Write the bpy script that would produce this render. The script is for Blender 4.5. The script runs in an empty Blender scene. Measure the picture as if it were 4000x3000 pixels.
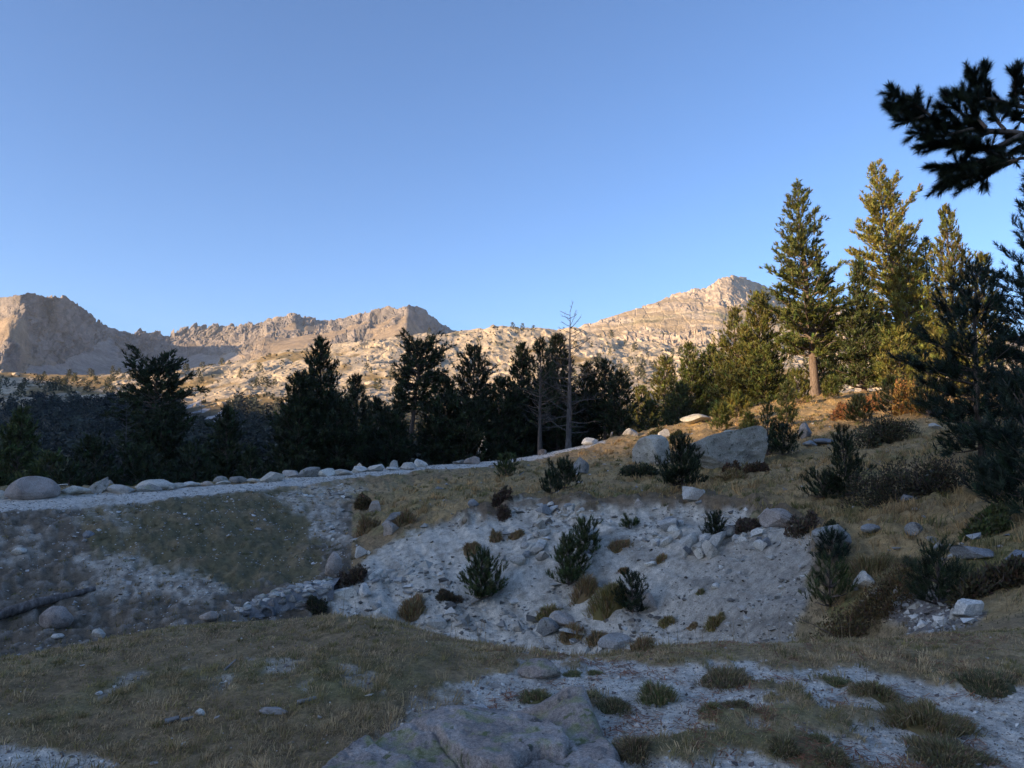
import bpy, math, random
import numpy as np
from mathutils import Matrix, Vector

# ------------------------------------------------------------------ camera, sky, sun, exposure
scene = bpy.context.scene
col = scene.collection
PITCH = math.radians(4.2)
CAMZ = 1.6
cam_data = bpy.data.cameras.new('camera')
cam_data.sensor_width = 36.0
cam_data.lens = 27.0
cam_data.clip_start = 0.05
cam_data.clip_end = 20000.0
cam = bpy.data.objects.new('camera', cam_data)
cam.location = (0, 0, CAMZ)
cam.rotation_euler = (math.radians(90) + PITCH, 0, 0)
col.objects.link(cam)
scene.camera = cam

SUN_EL = math.radians(13.0)
SUN_AZ = math.radians(62.0)          # how far the sun stands to the left of "straight behind the camera"
# horizontal direction in which the light travels (towards right and away) and its perpendicular
LX, LY = math.sin(SUN_AZ), math.cos(SUN_AZ)
TSUN = math.tan(SUN_EL)

world = bpy.data.worlds.new('World')
scene.world = world
world.use_nodes = True
wn = world.node_tree
wn.nodes.clear()
wo = wn.nodes.new('ShaderNodeOutputWorld')
wb = wn.nodes.new('ShaderNodeBackground')
sky = wn.nodes.new('ShaderNodeTexSky')
sky.sky_type = 'NISHITA'
sky.sun_disc = False
sky.sun_elevation = SUN_EL
sky.sun_rotation = math.atan2(-LX, -LY)
sky.altitude = 2500.0
sky.air_density = 0.92
sky.dust_density = 9.5
sky.ozone_density = 4.1
wb.inputs['Strength'].default_value = 0.15
wn.links.new(sky.outputs[0], wb.inputs['Color'])
wn.links.new(wb.outputs[0], wo.inputs['Surface'])

sun_data = bpy.data.lights.new('sun', 'SUN')
sun_data.energy = 5.0
sun_data.angle = math.radians(0.53)
sun_data.color = (1.0, 0.72, 0.42)
sun = bpy.data.objects.new('sun', sun_data)
sdir = Vector((LX * math.cos(SUN_EL), LY * math.cos(SUN_EL), -math.sin(SUN_EL)))
sun.rotation_euler = sdir.to_track_quat('-Z', 'Y').to_euler()
sun.location = (-60, -40, 60)
col.objects.link(sun)

scene.view_settings.view_transform = 'Standard'
scene.view_settings.look = 'None'
scene.view_settings.exposure = 1.1
scene.view_settings.gamma = 1.0
scene.view_settings.use_curve_mapping = False
scene.render.engine = 'CYCLES'
scene.cycles.max_bounces = 5
scene.cycles.diffuse_bounces = 3
scene.cycles.use_denoising = True

HAZE = 0.00007
rng = np.random.default_rng(7)
random.seed(7)

# ------------------------------------------------------------------ picture helper: a point of the photo (2212 wide) at a distance
FP = 1659.0
CP, SP = math.cos(PITCH), math.sin(PITCH)
def ray(px, py):
    U = (np.asarray(px, float) - 1106.0) / FP
    V = (829.5 - np.asarray(py, float)) / FP
    dy = CP - V * SP
    return U / dy, (SP + V * CP) / dy
def P(px, py, y):
    a, b = ray(px, py)
    return np.array([a * y, y + 0 * a, CAMZ + b * y])
def proj(x, y, z):
    zz = z - CAMZ
    f = y * CP + zz * SP
    u = -y * SP + zz * CP
    f = np.where(f < 0.05, 0.05, f)
    return 1106.0 + FP * x / f, 829.5 - FP * u / f

# ------------------------------------------------------------------ noise
_perm = np.random.default_rng(3).permutation(4096).astype(np.int64)
def _h2(i, j, s=0):
    return _perm[(_perm[(i + s * 131) & 4095] + j) & 4095]
def rnd2(i, j, s=0):
    return _h2(i, j, s) / 4095.0
_ang = np.arange(4096) / 4096.0 * 2 * np.pi * 7.0
_gx, _gy = np.cos(_ang), np.sin(_ang)
def perlin(x, y, s=0):
    x = np.asarray(x, float); y = np.asarray(y, float)
    xi = np.floor(x).astype(np.int64); yi = np.floor(y).astype(np.int64)
    xf = x - xi; yf = y - yi
    u = xf * xf * xf * (xf * (xf * 6 - 15) + 10); v = yf * yf * yf * (yf * (yf * 6 - 15) + 10)
    def g(a, b):
        h = _h2(xi + a, yi + b, s)
        return _gx[h] * (xf - a) + _gy[h] * (yf - b)
    n0 = g(0, 0) * (1 - u) + g(1, 0) * u
    n1 = g(0, 1) * (1 - u) + g(1, 1) * u
    return (n0 * (1 - v) + n1 * v) * 1.5
def fbm(x, y, oct=4, s=0, gain=0.5, lac=2.03):
    a = 1.0; t = 0; n = 0.0
    for k in range(oct):
        n = n + a * perlin(x, y, s + k * 7); t += a
        a *= gain; x = x * lac + 17.3; y = y * lac + 9.1
    return n / t
def ridged(x, y, oct=4, s=0, gain=0.55, lac=2.05):
    a = 1.0; t = 0; n = 0.0
    for k in range(oct):
        n = n + a * (1 - np.abs(perlin(x, y, s + k * 7)) * 2); t += a
        a *= gain; x = x * lac + 5.3; y = y * lac + 19.1
    return n / t
def slabs(x, y, s=0, tilt=0.8):
    """cracked blocks: a random tilted plane for every cell; returns height, edge distance, cell random"""
    xi = np.floor(x).astype(np.int64); yi = np.floor(y).astype(np.int64)
    b1 = np.full(x.shape, 9.0); b2 = np.full(x.shape, 9.0); h = np.zeros(x.shape); rid = np.zeros(x.shape)
    for a in (-1, 0, 1):
        for b in (-1, 0, 1):
            ci, cj = xi + a, yi + b
            fx = ci + rnd2(ci, cj, s); fy = cj + rnd2(ci, cj, s + 3)
            dx, dy = x - fx, y - fy
            d = np.sqrt(dx * dx + dy * dy)
            hh = rnd2(ci, cj, s + 5) + tilt * ((rnd2(ci, cj, s + 8) - .5) * dx + (rnd2(ci, cj, s + 9) - .5) * dy)
            m = d < b1
            b2 = np.where(m, b1, np.minimum(b2, d))
            h = np.where(m, hh, h); rid = np.where(m, rnd2(ci, cj, s + 11), rid)
            b1 = np.where(m, d, b1)
    return h, b2 - b1, rid

def smooth(a, b, x):
    t = np.clip((x - a) / (b - a), 0, 1)
    return t * t * (3 - 2 * t)
def in_poly(px, py, poly):
    poly = np.asarray(poly, float)
    c = np.zeros(px.shape, bool)
    n = len(poly); j = n - 1
    for i in range(n):
        xi, yi = poly[i]; xj, yj = poly[j]
        if yi != yj:
            c ^= ((yi > py) != (yj > py)) & (px < (xj - xi) * (py - yi) / (yj - yi) + xi)
        j = i
    return c

# ------------------------------------------------------------------ mesh helpers
def mesh_np(name, V, T, mats=(), smooth_shade=False, colors=None, mat_idx=None):
    """V (n,3); T (m,3) or (m,4); colors (n,3) per vertex"""
    V = np.ascontiguousarray(V, dtype=np.float32); T = np.ascontiguousarray(T, dtype=np.int32)
    me = bpy.data.meshes.new(name)
    k = T.shape[1]
    me.vertices.add(len(V)); me.vertices.foreach_set('co', V.ravel())
    me.loops.add(T.size); me.loops.foreach_set('vertex_index', T.ravel())
    me.polygons.add(len(T))
    me.polygons.foreach_set('loop_start', np.arange(0, T.size, k, dtype=np.int32))
    me.polygons.foreach_set('loop_total', np.full(len(T), k, dtype=np.int32))
    me.polygons.foreach_set('use_smooth', np.full(len(T), smooth_shade, dtype=bool))
    for m in mats: me.materials.append(m)
    if mat_idx is not None: me.polygons.foreach_set('material_index', np.asarray(mat_idx, dtype=np.int32))
    me.update(calc_edges=True)
    if colors is not None:
        C = np.ones((len(V), 4), dtype=np.float32); C[:, :3] = colors
        at = me.color_attributes.new('Col', 'FLOAT_COLOR', 'POINT')
        at.data.foreach_set('color', C.ravel())
    return me
def link(name, me, parent=None, loc=None, label=None, cat=None, group=None, kind=None):
    o = bpy.data.objects.new(name, me)
    col.objects.link(o)
    if parent is not None: o.parent = parent
    if loc is not None: o.location = loc
    if label: o['label'] = label
    if cat: o['category'] = cat
    if group: o['group'] = group
    if kind: o['kind'] = kind
    return o
def grid_faces(nr, nc):
    a = np.arange(nr * nc).reshape(nr, nc)
    return np.stack([a[:-1, :-1], a[:-1, 1:], a[1:, 1:], a[1:, :-1]], -1).reshape(-1, 4)

# ------------------------------------------------------------------ materials
def new_mat(name):
    m = bpy.data.materials.new(name); m.use_nodes = True
    nt = m.node_tree
    b = nt.nodes['Principled BSDF']
    b.inputs['Specular IOR Level'].default_value = 0.2
    return m, nt, b
def N(nt, kind, **kw):
    n = nt.nodes.new(kind)
    for k, v in kw.items():
        if k.startswith('i_'): n.inputs[int(k[2:])].default_value = v
        else: setattr(n, k, v)
    return n
def ramp(nt, stops):
    r = nt.nodes.new('ShaderNodeValToRGB')
    e = r.color_ramp.elements
    while len(e) < len(stops): e.new(0.5)
    for i, (p, c) in enumerate(stops):
        e[i].position = p; e[i].color = (*c, 1) if len(c) == 3 else c
    return r
def noise_node(nt, coord, scale, detail=4, rough=0.55, typ=None):
    n = nt.nodes.new('ShaderNodeTexNoise')
    n.inputs['Scale'].default_value = scale; n.inputs['Detail'].default_value = detail
    n.inputs['Roughness'].default_value = rough
    nt.links.new(coord, n.inputs['Vector'])
    return n
def mul_color(nt, a, b, fac=1.0, blend='MULTIPLY'):
    m = nt.nodes.new('ShaderNodeMix'); m.data_type = 'RGBA'; m.blend_type = blend
    m.inputs[0].default_value = fac
    nt.links.new(a, m.inputs[6]); nt.links.new(b, m.inputs[7])
    return m.outputs[2]

def mat_terrain(name, scales, contrast=0.5, bump=0.5, bump_dist=0.1, rough=0.95):
    """vertex colour times procedural grain at several sizes, with matching relief"""
    m, nt, b = new_mat(name)
    at = N(nt, 'ShaderNodeVertexColor', layer_name='Col')
    tc = N(nt, 'ShaderNodeTexCoord').outputs['Object']
    c = at.outputs['Color']; h = None
    for i, sc in enumerate(scales):
        n = noise_node(nt, tc, sc, 5, 0.6)
        r = ramp(nt, [(0.28, (1 - contrast,) * 3), (0.5, (1.0,) * 3), (0.74, (1 + contrast * 0.7,) * 3)])
        nt.links.new(n.outputs[0], r.inputs[0])
        c = mul_color(nt, c, r.outputs[0])
        if h is None: h = n.outputs[0]
        else:
            mm = N(nt, 'ShaderNodeMath', operation='MULTIPLY_ADD'); mm.inputs[1].default_value = 0.6 ** i
            nt.links.new(n.outputs[0], mm.inputs[0]); nt.links.new(h, mm.inputs[2]); h = mm.outputs[0]
    bp = N(nt, 'ShaderNodeBump'); bp.inputs['Strength'].default_value = bump; bp.inputs['Distance'].default_value = bump_dist
    nt.links.new(h, bp.inputs['Height'])
    nt.links.new(c, b.inputs['Base Color']); nt.links.new(bp.outputs[0], b.inputs['Normal'])
    b.inputs['Roughness'].default_value = rough
    return m
def mat_blade(name, rough=0.6, trans=0.25):
    """leaf-like material coloured by the mesh's own colour attribute, letting some light through"""
    m, nt, b = new_mat(name)
    at = N(nt, 'ShaderNodeVertexColor', layer_name='Col')
    nt.links.new(at.outputs['Color'], b.inputs['Base Color'])
    b.inputs['Roughness'].default_value = rough
    if trans > 0:
        tr = N(nt, 'ShaderNodeBsdfTranslucent'); nt.links.new(at.outputs['Color'], tr.inputs['Color'])
        mx = N(nt, 'ShaderNodeMixShader'); mx.inputs[0].default_value = trans
        nt.links.new(b.outputs[0], mx.inputs[1]); nt.links.new(tr.outputs[0], mx.inputs[2])
        nt.links.new(mx.outputs[0], nt.nodes['Material Output'].inputs['Surface'])
    return m
# ------------------------------------------------------------------ the near ground (one sheet round the camera)
CTRL = []
def cp(px, py, y): CTRL.append(tuple(P(px, py, y)))
def cw(x, y, z): CTRL.append((x, y, z))
# knoll the photographer stands on
for x, y, z in [(0, 0, 0), (-3, 2.5, 0), (3, 2.5, .03), (0, 3, 0), (-2.5, 4.5, .0), (0, 4.5, .0), (2.5, 4.5, .04), (-5, 3, -.02), (5, 3, .1),
                (-4.2, 6.0, -.08), (-6, 5, -.1), (-2.0, 6.4, .03), (-1.9, 7.05, .01), (-1.0, 6.9, -.01), (-2.9, 6.9, -.04), (0, 6.1, -.02), (1.6, 6.2, .0), (3.3, 6.4, .02), (4.6, 6.6, .05),
                (-4.4, 7.2, -.62), (-7, 6.8, -.7), (-2, 8.6, -.85), (0, 7.3, -.62), (1.8, 7.4, -.55), (3.4, 7.4, -.42), (4.8, 7.5, -.22),
                (-4.6, 9.0, -1.7), (-2, 9.9, -1.9), (0, 9, -1.7), (2, 9, -1.5), (3.8, 8.8, -1.0),
                (-8, 11.5, -2.5), (-5, 12, -2.9), (-3, 12.6, -3.0), (-1, 12.2, -2.95), (1, 11.7, -2.75), (2.6, 10.9, -2.3), (4.2, 10.2, -1.6), (-12, 12.5, -2.4), (-10, 7, -.9), (-6, 15, -3.1), (-3.5, 15.2, -3.2), (-1, 14.6, -3.1), (1.2, 13.6, -2.85),
                (-20, 6, -.6), (-20, 14, -1.6), (12, 0, 1.0), (20, 5, 2.5), (-14, -4, 0), (0, -8, .2), (8, -8, .6), (0, -30, 0), (30, -20, 4), (-30, -20, -1),
                (0, -100, 2), (100, -60, 8), (-100, -60, -6), (-90, 10, -8), (-50, 12, -2), (100, 20, 16), (60, 20, 9), (40, 12, 5)]:
    cw(x, y, z)
# track and the slope below it on the left
for a in [(-300, 1120, 26), (-300, 1075, 30), (0, 1088, 26.5), (0, 1055, 29.5), (200, 1070, 28.5), (400, 1052, 31), (600, 1036, 33.5), (800, 1014, 38), (1000, 1000, 43), (1180, 980, 48), (1290, 955, 52),
          (1400, 935, 56), (0, 1112, 24.6), (0, 1200, 22), (0, 1300, 19.4), (0, 1380, 17.6), (250, 1100, 25.3), (250, 1200, 22), (250, 1300, 19.2),
          (250, 1370, 17.4), (500, 1065, 28.5), (500, 1150, 24.3), (500, 1250, 20.4), (500, 1355, 17.0), (610, 1355, 17.3), (700, 1350, 17.8), (560, 1300, 18.9), (640, 1270, 19.4), (720, 1258, 19.8), (440, 1340, 17.2),
          (700, 1060, 30), (700, 1150, 25.3), (700, 1230, 21.2),
          # bank of bare gravel
          (780, 1300, 18.4), (800, 1200, 21.2), (900, 1120, 23.2), (1000, 1098, 22.9), (1000, 1200, 20.2), (1000, 1300, 18.2), (1000, 1375, 17.0),
          (1250, 1093, 21), (1250, 1200, 18.7), (1250, 1300, 17.0), (1250, 1385, 15.9), (1500, 1090, 19.4), (1500, 1200, 16.9), (1500, 1300, 15.2),
          (1500, 1380, 14.2), (1700, 1145, 15.8), (1700, 1250, 13.9), (1700, 1370, 12.2),
          # terrace above it and the slope rising to the right
          (900, 1040, 33), (1200, 1045, 30), (1200, 1000, 41), (1400, 1060, 26), (1400, 1005, 32), (1520, 1012, 30), (1640, 1005, 30), (1600, 1060, 24),
          (1800, 1110, 16.5), (1800, 1010, 23), (1800, 940, 34), (1600, 905, 46), (1500, 917, 48), (1745, 857, 58), (1940, 842, 58), (1850, 880, 46),
          (2100, 850, 48), (2000, 1060, 17), (2000, 1150, 13.5), (2000, 1250, 11), (2000, 1350, 9), (2200, 1300, 8.6), (2200, 1200, 10.5),
          (2200, 1080, 14), (2200, 960, 20), (2000, 960, 26), (2050, 890, 36), (2500, 1050, 14), (2500, 900, 26), (2600, 1300, 7.5)]:
    cp(*a)
# ground falling away behind the track
for x, y, z in [(-42, 42, -6), (-26, 44, -4.5), (-16, 52, -4), (-8, 62, -3.5), (2, 68, -2.5), (14, 74, 0.0), (26, 74, 3.0), (44, 72, 6.5), (-70, 60, -14),
                (-30, 75, -12), (0, 90, -9), (25, 95, -3), (60, 100, 5), (-90, 120, -32), (-40, 130, -30), (0, 140, -24), (50, 140, -10), (100, 120, 8), (-120, 60, -18), (120, 70, 18)]:
    cw(x, y, z)
CTRL = np.array(CTRL)
def _warp(x, y):
    r = np.hypot(x, y); th = np.arctan2(x, y)
    w = smooth(0.3, 3.0, r)
    return th * w * 1.0, np.log(r + 2.0)
_cu, _cv = _warp(CTRL[:, 0], CTRL[:, 1])
def _K(u, v):
    d2 = (u[:, None] - _cu[None, :]) ** 2 + (v[:, None] - _cv[None, :]) ** 2
    return 0.5 * d2 * np.log(d2 + 1e-9)
n_ = len(CTRL)
_A = np.zeros((n_ + 3, n_ + 3))
_A[:n_, :n_] = _K(_cu, _cv) + np.eye(n_) * 0.0015
_A[:n_, n_] = 1; _A[:n_, n_ + 1] = _cu; _A[:n_, n_ + 2] = _cv
_A[n_:, :n_] = _A[:n_, n_:].T
_b = np.zeros(n_ + 3); _b[:n_] = CTRL[:, 2]
_wt = np.linalg.solve(_A, _b)
def base_height(x, y):
    x = np.asarray(x, float).ravel(); y = np.asarray(y, float).ravel()
    out = np.empty(len(x))
    for i in range(0, len(x), 40000):
        u, v = _warp(x[i:i + 40000], y[i:i + 40000])
        out[i:i + 40000] = _K(u, v) @ _wt[:n_] + _wt[n_] + _wt[n_ + 1] * u + _wt[n_ + 2] * v
    return out

thF = np.linspace(-0.70, 0.70, 620)
thL = -0.70 - np.geomspace(0.006, math.pi - 0.70, 40)[::-1]
TH = np.concatenate([thL, thF, -thL[::-1]])
RR = np.concatenate([np.geomspace(0.5, 3.0, 24)[:-1], np.geomspace(3.0, 75.0, 430), np.geomspace(80, 150, 14)])
gth, gr = np.meshgrid(TH, RR)
GX = (gr * np.sin(gth)); GY = (gr * np.cos(gth))
_zc = base_height(GX[:, ::3].ravel(), GY[:, ::3].ravel()).reshape(GX[:, ::3].shape)
GZ = np.empty_like(GX)
for i in range(len(RR)): GZ[i] = np.interp(TH, TH[::3], _zc[i])
GPX, GPY = proj(GX, GY, GZ)

# ---- where gravel, soil, short turf and tall dry grass lie
n1 = fbm(GX * 0.9, GY * 0.9, 4, 1); n2 = fbm(GX * 3.1, GY * 3.1, 3, 21); n3 = fbm(GX * 0.25, GY * 0.25, 3, 41)
nf = fbm(GX * 9, GY * 9, 2, 61)
jx = GPX + 46 * n1 + 26 * n2 + 10 * nf; jy = GPY + 26 * fbm(GX * 0.9 + 31, GY * 0.9, 4, 81) + 14 * fbm(GX * 3.3, GY * 3.3, 2, 83) + 7 * nf
front = GY > 0
far_ = front & (GY > 8.2)
near_ = front & ~far_
bank = far_ & in_poly(jx, jy, [(1040, 1112), (1120, 1092), (1330, 1098), (1500, 1092), (1600, 1106), (1690, 1150), (1760, 1165), (1745, 1240), (1720, 1330), (1730, 1480), (900, 1480), (760, 1400),
                               (700, 1300), (770, 1262), (800, 1205), (900, 1150), (1000, 1120)])
track = far_ & in_poly(GPX + 6 * n2, GPY + 2 * n2, [(-400, 1130), (-400, 1062), (0, 1068), (130, 1074), (250, 1066), (420, 1050), (560, 1042), (640, 1031), (760, 1016), (900, 1002), (1000, 996), (1120, 985),
                                              (1210, 965), (1300, 950), (1310, 957), (1220, 978), (1170, 991), (1050, 1008), (900, 1018), (760, 1034), (640, 1050), (500, 1064), (380, 1076), (250, 1092), (120, 1101), (0, 1110)])
wash = far_ & in_poly(jx, jy, [(640, 1050), (760, 1045), (790, 1055), (740, 1090), (760, 1160), (740, 1180), (690, 1170), (660, 1120), (610, 1090), (590, 1060)])
wash2 = far_ & in_poly(jx, jy, [(150, 1200), (240, 1190), (320, 1210), (420, 1235), (480, 1260), (470, 1300), (380, 1300), (300, 1280), (230, 1290), (160, 1270), (200, 1240)])
wash3 = far_ & in_poly(jx, jy, [(-60, 1120), (60, 1125), (130, 1150), (110, 1200), (20, 1215), (-80, 1200)]) & (n2 + .6 * n1 > -.02)
wash4 = far_ & in_poly(jx, jy, [(170, 1085), (260, 1075), (300, 1110), (290, 1150), (180, 1140)]) & (n2 > 0.02)
path_r = far_ & in_poly(jx, jy, [(1880, 1270), (1960, 1255), (2060, 1290), (2110, 1320), (2100, 1350), (2010, 1370), (1920, 1345)])
fg = near_ & in_poly(jx, jy, [(700, 1680), (760, 1600), (860, 1545), (960, 1490), (1100, 1440), (1250, 1420), (1420, 1435), (1560, 1430), (1700, 1440), (1850, 1430), (2000, 1465), (2230, 1480), (2400, 1500), (2400, 1700)])
fg |= near_ & (n1 + 0.6 * n2 > 0.46) & (GPY > 1400)
fg |= near_ & in_poly(jx, jy, [(-50, 1600), (180, 1625), (260, 1665), (-50, 1670)])
fgtuft = near_ & (n1 * 1.0 + n2 * 0.6 - 0.12 > smooth(1500, 1640, GPY) * 0.1) & fg & (GPX > 1150)
scree = bank | wash | wash2 | wash3 | wash4 | path_r
GRAVEL = np.where(track, 1.0, np.where(scree, 1.0, np.where(fg & ~fgtuft, 1.0, 0.0)))
GRAVEL = np.where((wash4 | wash3 | wash2 | wash) & (n2 * .8 + nf * .7 < .0), 0.2, GRAVEL)
GRAVEL = np.where(wash4 | wash3, GRAVEL * .6, GRAVEL)
GRAVEL = np.where(near_ & (GPX < 1000) & fg & (GPY < 1600), GRAVEL * (.42 + .3 * (nf > .1)), GRAVEL)
def blur(A, k=1):
    A = A.astype(float)
    for _ in range(k):
        B = A.copy(); B[1:-1, 1:-1] = (A[1:-1, 1:-1] * 4 + A[:-2, 1:-1] + A[2:, 1:-1] + A[1:-1, :-2] + A[1:-1, 2:]) / 8; A = B
    return A
GRAVEL = np.clip(np.where(near_, blur(GRAVEL, 1), blur(GRAVEL, 2)) + .35 * n2 * (blur(GRAVEL, 12) * (1 - blur(GRAVEL, 12)) * 4), 0, 1)
tallg = far_ & in_poly(jx, jy, [(780, 1080), (900, 1040), (1150, 1010), (1300, 970), (1420, 935), (1500, 905), (1700, 860), (2000, 830), (2300, 840), (2300, 1330), (2000, 1350), (1800, 1340), (1760, 1170), (1640, 1110), (1480, 1085), (1100, 1085), (960, 1120), (820, 1140)])
TALL = tallg.astype(float) * (1 - GRAVEL)
lip = far_ & ~bank & in_poly(GPX + 20 * n2, GPY + 10 * n1, [(960, 1125), (1040, 1085), (1330, 1075), (1500, 1070), (1640, 1085), (1800, 1140), (1840, 1260), (1760, 1260), (1700, 1130), (1500, 1110), (1120, 1110), (980, 1150)])

# relief: turf mounds, runnels in the bank, fine lumps
slopey = smooth(9, 14, GY) * front
GZ2 = GZ + np.where(front, 1, .5) * (0.05 * n1 * smooth(2, 6, gr) + 0.012 * nf)
GZ2 += slopey * (1 - GRAVEL) * (0.16 * np.maximum(n2, -0.2) + 0.20 * n1)
run = fbm((GX * 0.9 + GY * 0.35) * 1.3, (GY - GX * .4) * 0.22, 4, 101)
GZ2 += blur(bank, 10) * (0.24 * run + 0.06 * n2)
GZ2 += blur(lip * 0.14, 8) - blur((bank & (GPY < 1135)) * 0.14, 14)
GZ2 += blur(fgtuft * .02 - (fg & ~fgtuft & near_) * .02, 6)
GZ2 += np.where(track, 0.03 * n2 - 0.0, 0)
GZ = GZ2
def _interp_idx(th, r):
    fi = np.interp(r, RR, np.arange(len(RR))); fj = np.interp(th, TH, np.arange(len(TH)))
    i0 = np.clip(fi.astype(int), 0, len(RR) - 2); j0 = np.clip(fj.astype(int), 0, len(TH) - 2)
    return i0, j0, fi - i0, fj - j0
def sample(A, x, y):
    x = np.asarray(x, float); y = np.asarray(y, float)
    i, j, a, b = _interp_idx(np.arctan2(x, y), np.hypot(x, y))
    return A[i, j] * (1 - a) * (1 - b) + A[i + 1, j] * a * (1 - b) + A[i, j + 1] * (1 - a) * b + A[i + 1, j + 1] * a * b
def gz(x, y): return sample(GZ, x, y)
EDGE = 4 * blur(GRAVEL, 8) * (1 - blur(GRAVEL, 8))
def hit(px, py, ymin=2.0, ymax=140.0):
    """the first place where the line of sight through a point of the photo meets the ground"""
    if py < 1392: ymin = max(ymin, 8.4)      # beyond the knoll
    ys = np.geomspace(ymin, ymax, 900)
    a, b = ray(px, py)
    g = gz(a * ys, ys); z = CAMZ + b * ys
    k = np.nonzero(z < g)[0]
    y = ys[k[0]] if len(k) else ymax
    return np.array([a * y, y, float(gz(a * y, y))])

# colours
def mixc(a, b, t): return a + (b - a) * t[..., None]
C = np.zeros(GX.shape + (3,))
turf_a = np.array([.29, .20, .105]); turf_b = np.array([.22, .18, .078]); turf_c = np.array([.37, .26, .135])
C[:] = turf_a
C = mixc(C, turf_b, smooth(-.1, .35, n1 + .4 * n3)); C = mixc(C, turf_c, smooth(.0, .4, n3 - .4 * n2)); C = mixc(C, np.array([.19, .17, .05]) + 0 * C, near_ * smooth(900, 300, GPX) * smooth(.05, .4, fbm(GX * .7 + 4, GY * .7, 3, 131)))
left_green = far_ & in_poly(jx, jy, [(160, 1090), (640, 1040), (700, 1170), (700, 1260), (480, 1270), (200, 1200)])
C = np.where(left_green[..., None], mixc(np.array([.15, .125, .065]) + 0 * C, np.array([.23, .17, .095]), smooth(-.1, .5, n1)), C)
lowleft = far_ & (GPX < 760) & (GPY > 1090) & ~left_green
C = np.where(lowleft[..., None], mixc(np.array([.145, .115, .08]) + 0 * C, np.array([.28, .245, .20]), smooth(.0, .5, n2)), C)
dry = np.array([.42, .28, .125]); dry2 = np.array([.29, .205, .10]); olive = np.array([.22, .19, .07])
T_ = mixc(dry + 0 * C, dry2, smooth(-.2, .35, n1)); T_ = mixc(T_, olive, smooth(.0, .5, n3 + .3 * n2) * smooth(40, 18, GY))
C = mixc(C, T_, TALL)
soil = np.array([.15, .105, .07])
C = mixc(C, soil + 0 * C, np.where(lip, .75, 0.))
grav = np.array([.60, .54, .44]); grav_w = np.array([.36, .33, .30])
G_ = mixc(grav + 0 * C, np.array([.47, .415, .33]), smooth(-.2, .5, n2)); G_ = mixc(G_, np.array([.40, .35, .28]) + 0 * C, bank * smooth(1330, 1640, GPX + 60 * n1) * smooth(1120, 1200, GPY + 20 * n2))
G_ = np.where(near_[..., None], mixc(np.array([.60, .54, .45]) + 0 * C, np.array([.41, .35, .28]), smooth(-.1, .45, n2 + .3 * nf)), G_)
G_ = np.where((far_ & (wash | wash2 | wash3 | wash4))[..., None], G_ * .86, G_)
G_ = np.where(track[..., None], np.array([.56, .52, .45]) * (1 + .15 * n2)[..., None], G_)
G_ = np.where(path_r[..., None], np.array([.22, .19, .165]) + 0 * C, G_)
str_ = fbm((GX * .9 + GY * .35) * 2.2, (GY - GX * .4) * .5, 4, 121)
G_ = G_ * (1 - .32 * smooth(.02, .4, str_) * bank)[..., None]
C = mixc(C, G_, GRAVEL)
C = np.where((near_ & (GPX < 1000) & (GRAVEL < .5))[..., None], C * 0.92, C)
C *= (1 + 0.25 * nf)[..., None]
C = np.clip(C, .01, .8)

mat_ground = mat_terrain('ground_turf_and_gravel', (6.0, 34.0, 150.0), 0.42, 0.7, 0.03)
# rings that carry the sheet on to the horizon
OUT = np.array([170, 220, 320, 500, 900, 2000, 4500.0])
zl = GZ[-1]
rows_x, rows_y, rows_z = [], [], []
for r in OUT:
    rows_x.append(r * np.sin(TH)); rows_y.append(r * np.cos(TH)); t = smooth(150, 500, r)
    rows_z.append(zl * (1 - t) - 45 * t - 3 * smooth(150, 180, r))
AX = np.vstack([GX] + [np.array(rows_x)]); AY = np.vstack([GY] + [np.array(rows_y)]); AZ = np.vstack([GZ] + [np.array(rows_z)])
CC = np.concatenate([C, np.repeat(C[-1:], len(OUT), 0)], 0)
link('ground', mesh_np('ground', np.stack([AX, AY, AZ], -1).reshape(-1, 3), grid_faces(*AX.shape)[:, ::-1], [mat_ground], True, CC.reshape(-1, 3)), kind='structure')
# ------------------------------------------------------------------ far terrain
def far_grid(cols, crest, crest_d, nu, ns, px0, px1, back=(60, 1.25), warp=0.0):
    """cols: list of (px, [(py, d), ...] from the foot upwards); the top line comes from crest / crest_d"""
    px = np.linspace(px0, px1, nu)
    K = len(cols[0][1])
    def sm(a, w=11):
        k = np.ones(w) / w
        return np.convolve(np.pad(a, w // 2, mode='edge'), k, 'valid')
    cx = [c[0] for c in cols]
    PY = [sm(np.interp(px, cx, [c[1][k][0] for c in cols]), 21) for k in range(K)]
    PD = [sm(np.interp(px + warp * fbm(px / 45 + 3 * k, px * 0 + 5.7 * k, 3, 77), cx, [c[1][k][1] for c in cols]), 9) for k in range(K)]
    PY.append(np.interp(px, [c[0] for c in crest], [c[1] for c in crest])); PD.append(sm(np.interp(px, [c[0] for c in crest_d], [c[1] for c in crest_d]), 7))
    PY.append(PY[-1] + back[0]); PD.append(PD[-1] * back[1])
    PY = np.array(PY); PD = np.array(PD)
    s = np.concatenate([np.linspace(0, K, ns), np.linspace(K, K + 1, 14)[1:]])
    k = np.clip(np.floor(s).astype(int), 0, K); f = s - k
    py = PY[k] * (1 - f)[:, None] + PY[np.minimum(k + 1, K + 1)] * f[:, None]
    d = PD[k] * (1 - f)[:, None] + PD[np.minimum(k + 1, K + 1)] * f[:, None]
    a, b = ray(px[None, :] + 0 * py, py)
    return a * d, d, CAMZ + b * d, px[None, :] + 0 * py, py, s[:, None] / K + 0 * py
def slope_of(X, Y, Z):
    """steepness 0 flat .. 1 sheer, from the grid itself"""
    V = np.stack([X, Y, Z], -1)
    du = np.gradient(V, axis=1); dv = np.gradient(V, axis=0)
    n = np.cross(du, dv); n /= np.linalg.norm(n, axis=-1, keepdims=True) + 1e-9
    return 1 - np.abs(n[..., 2]), n

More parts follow.
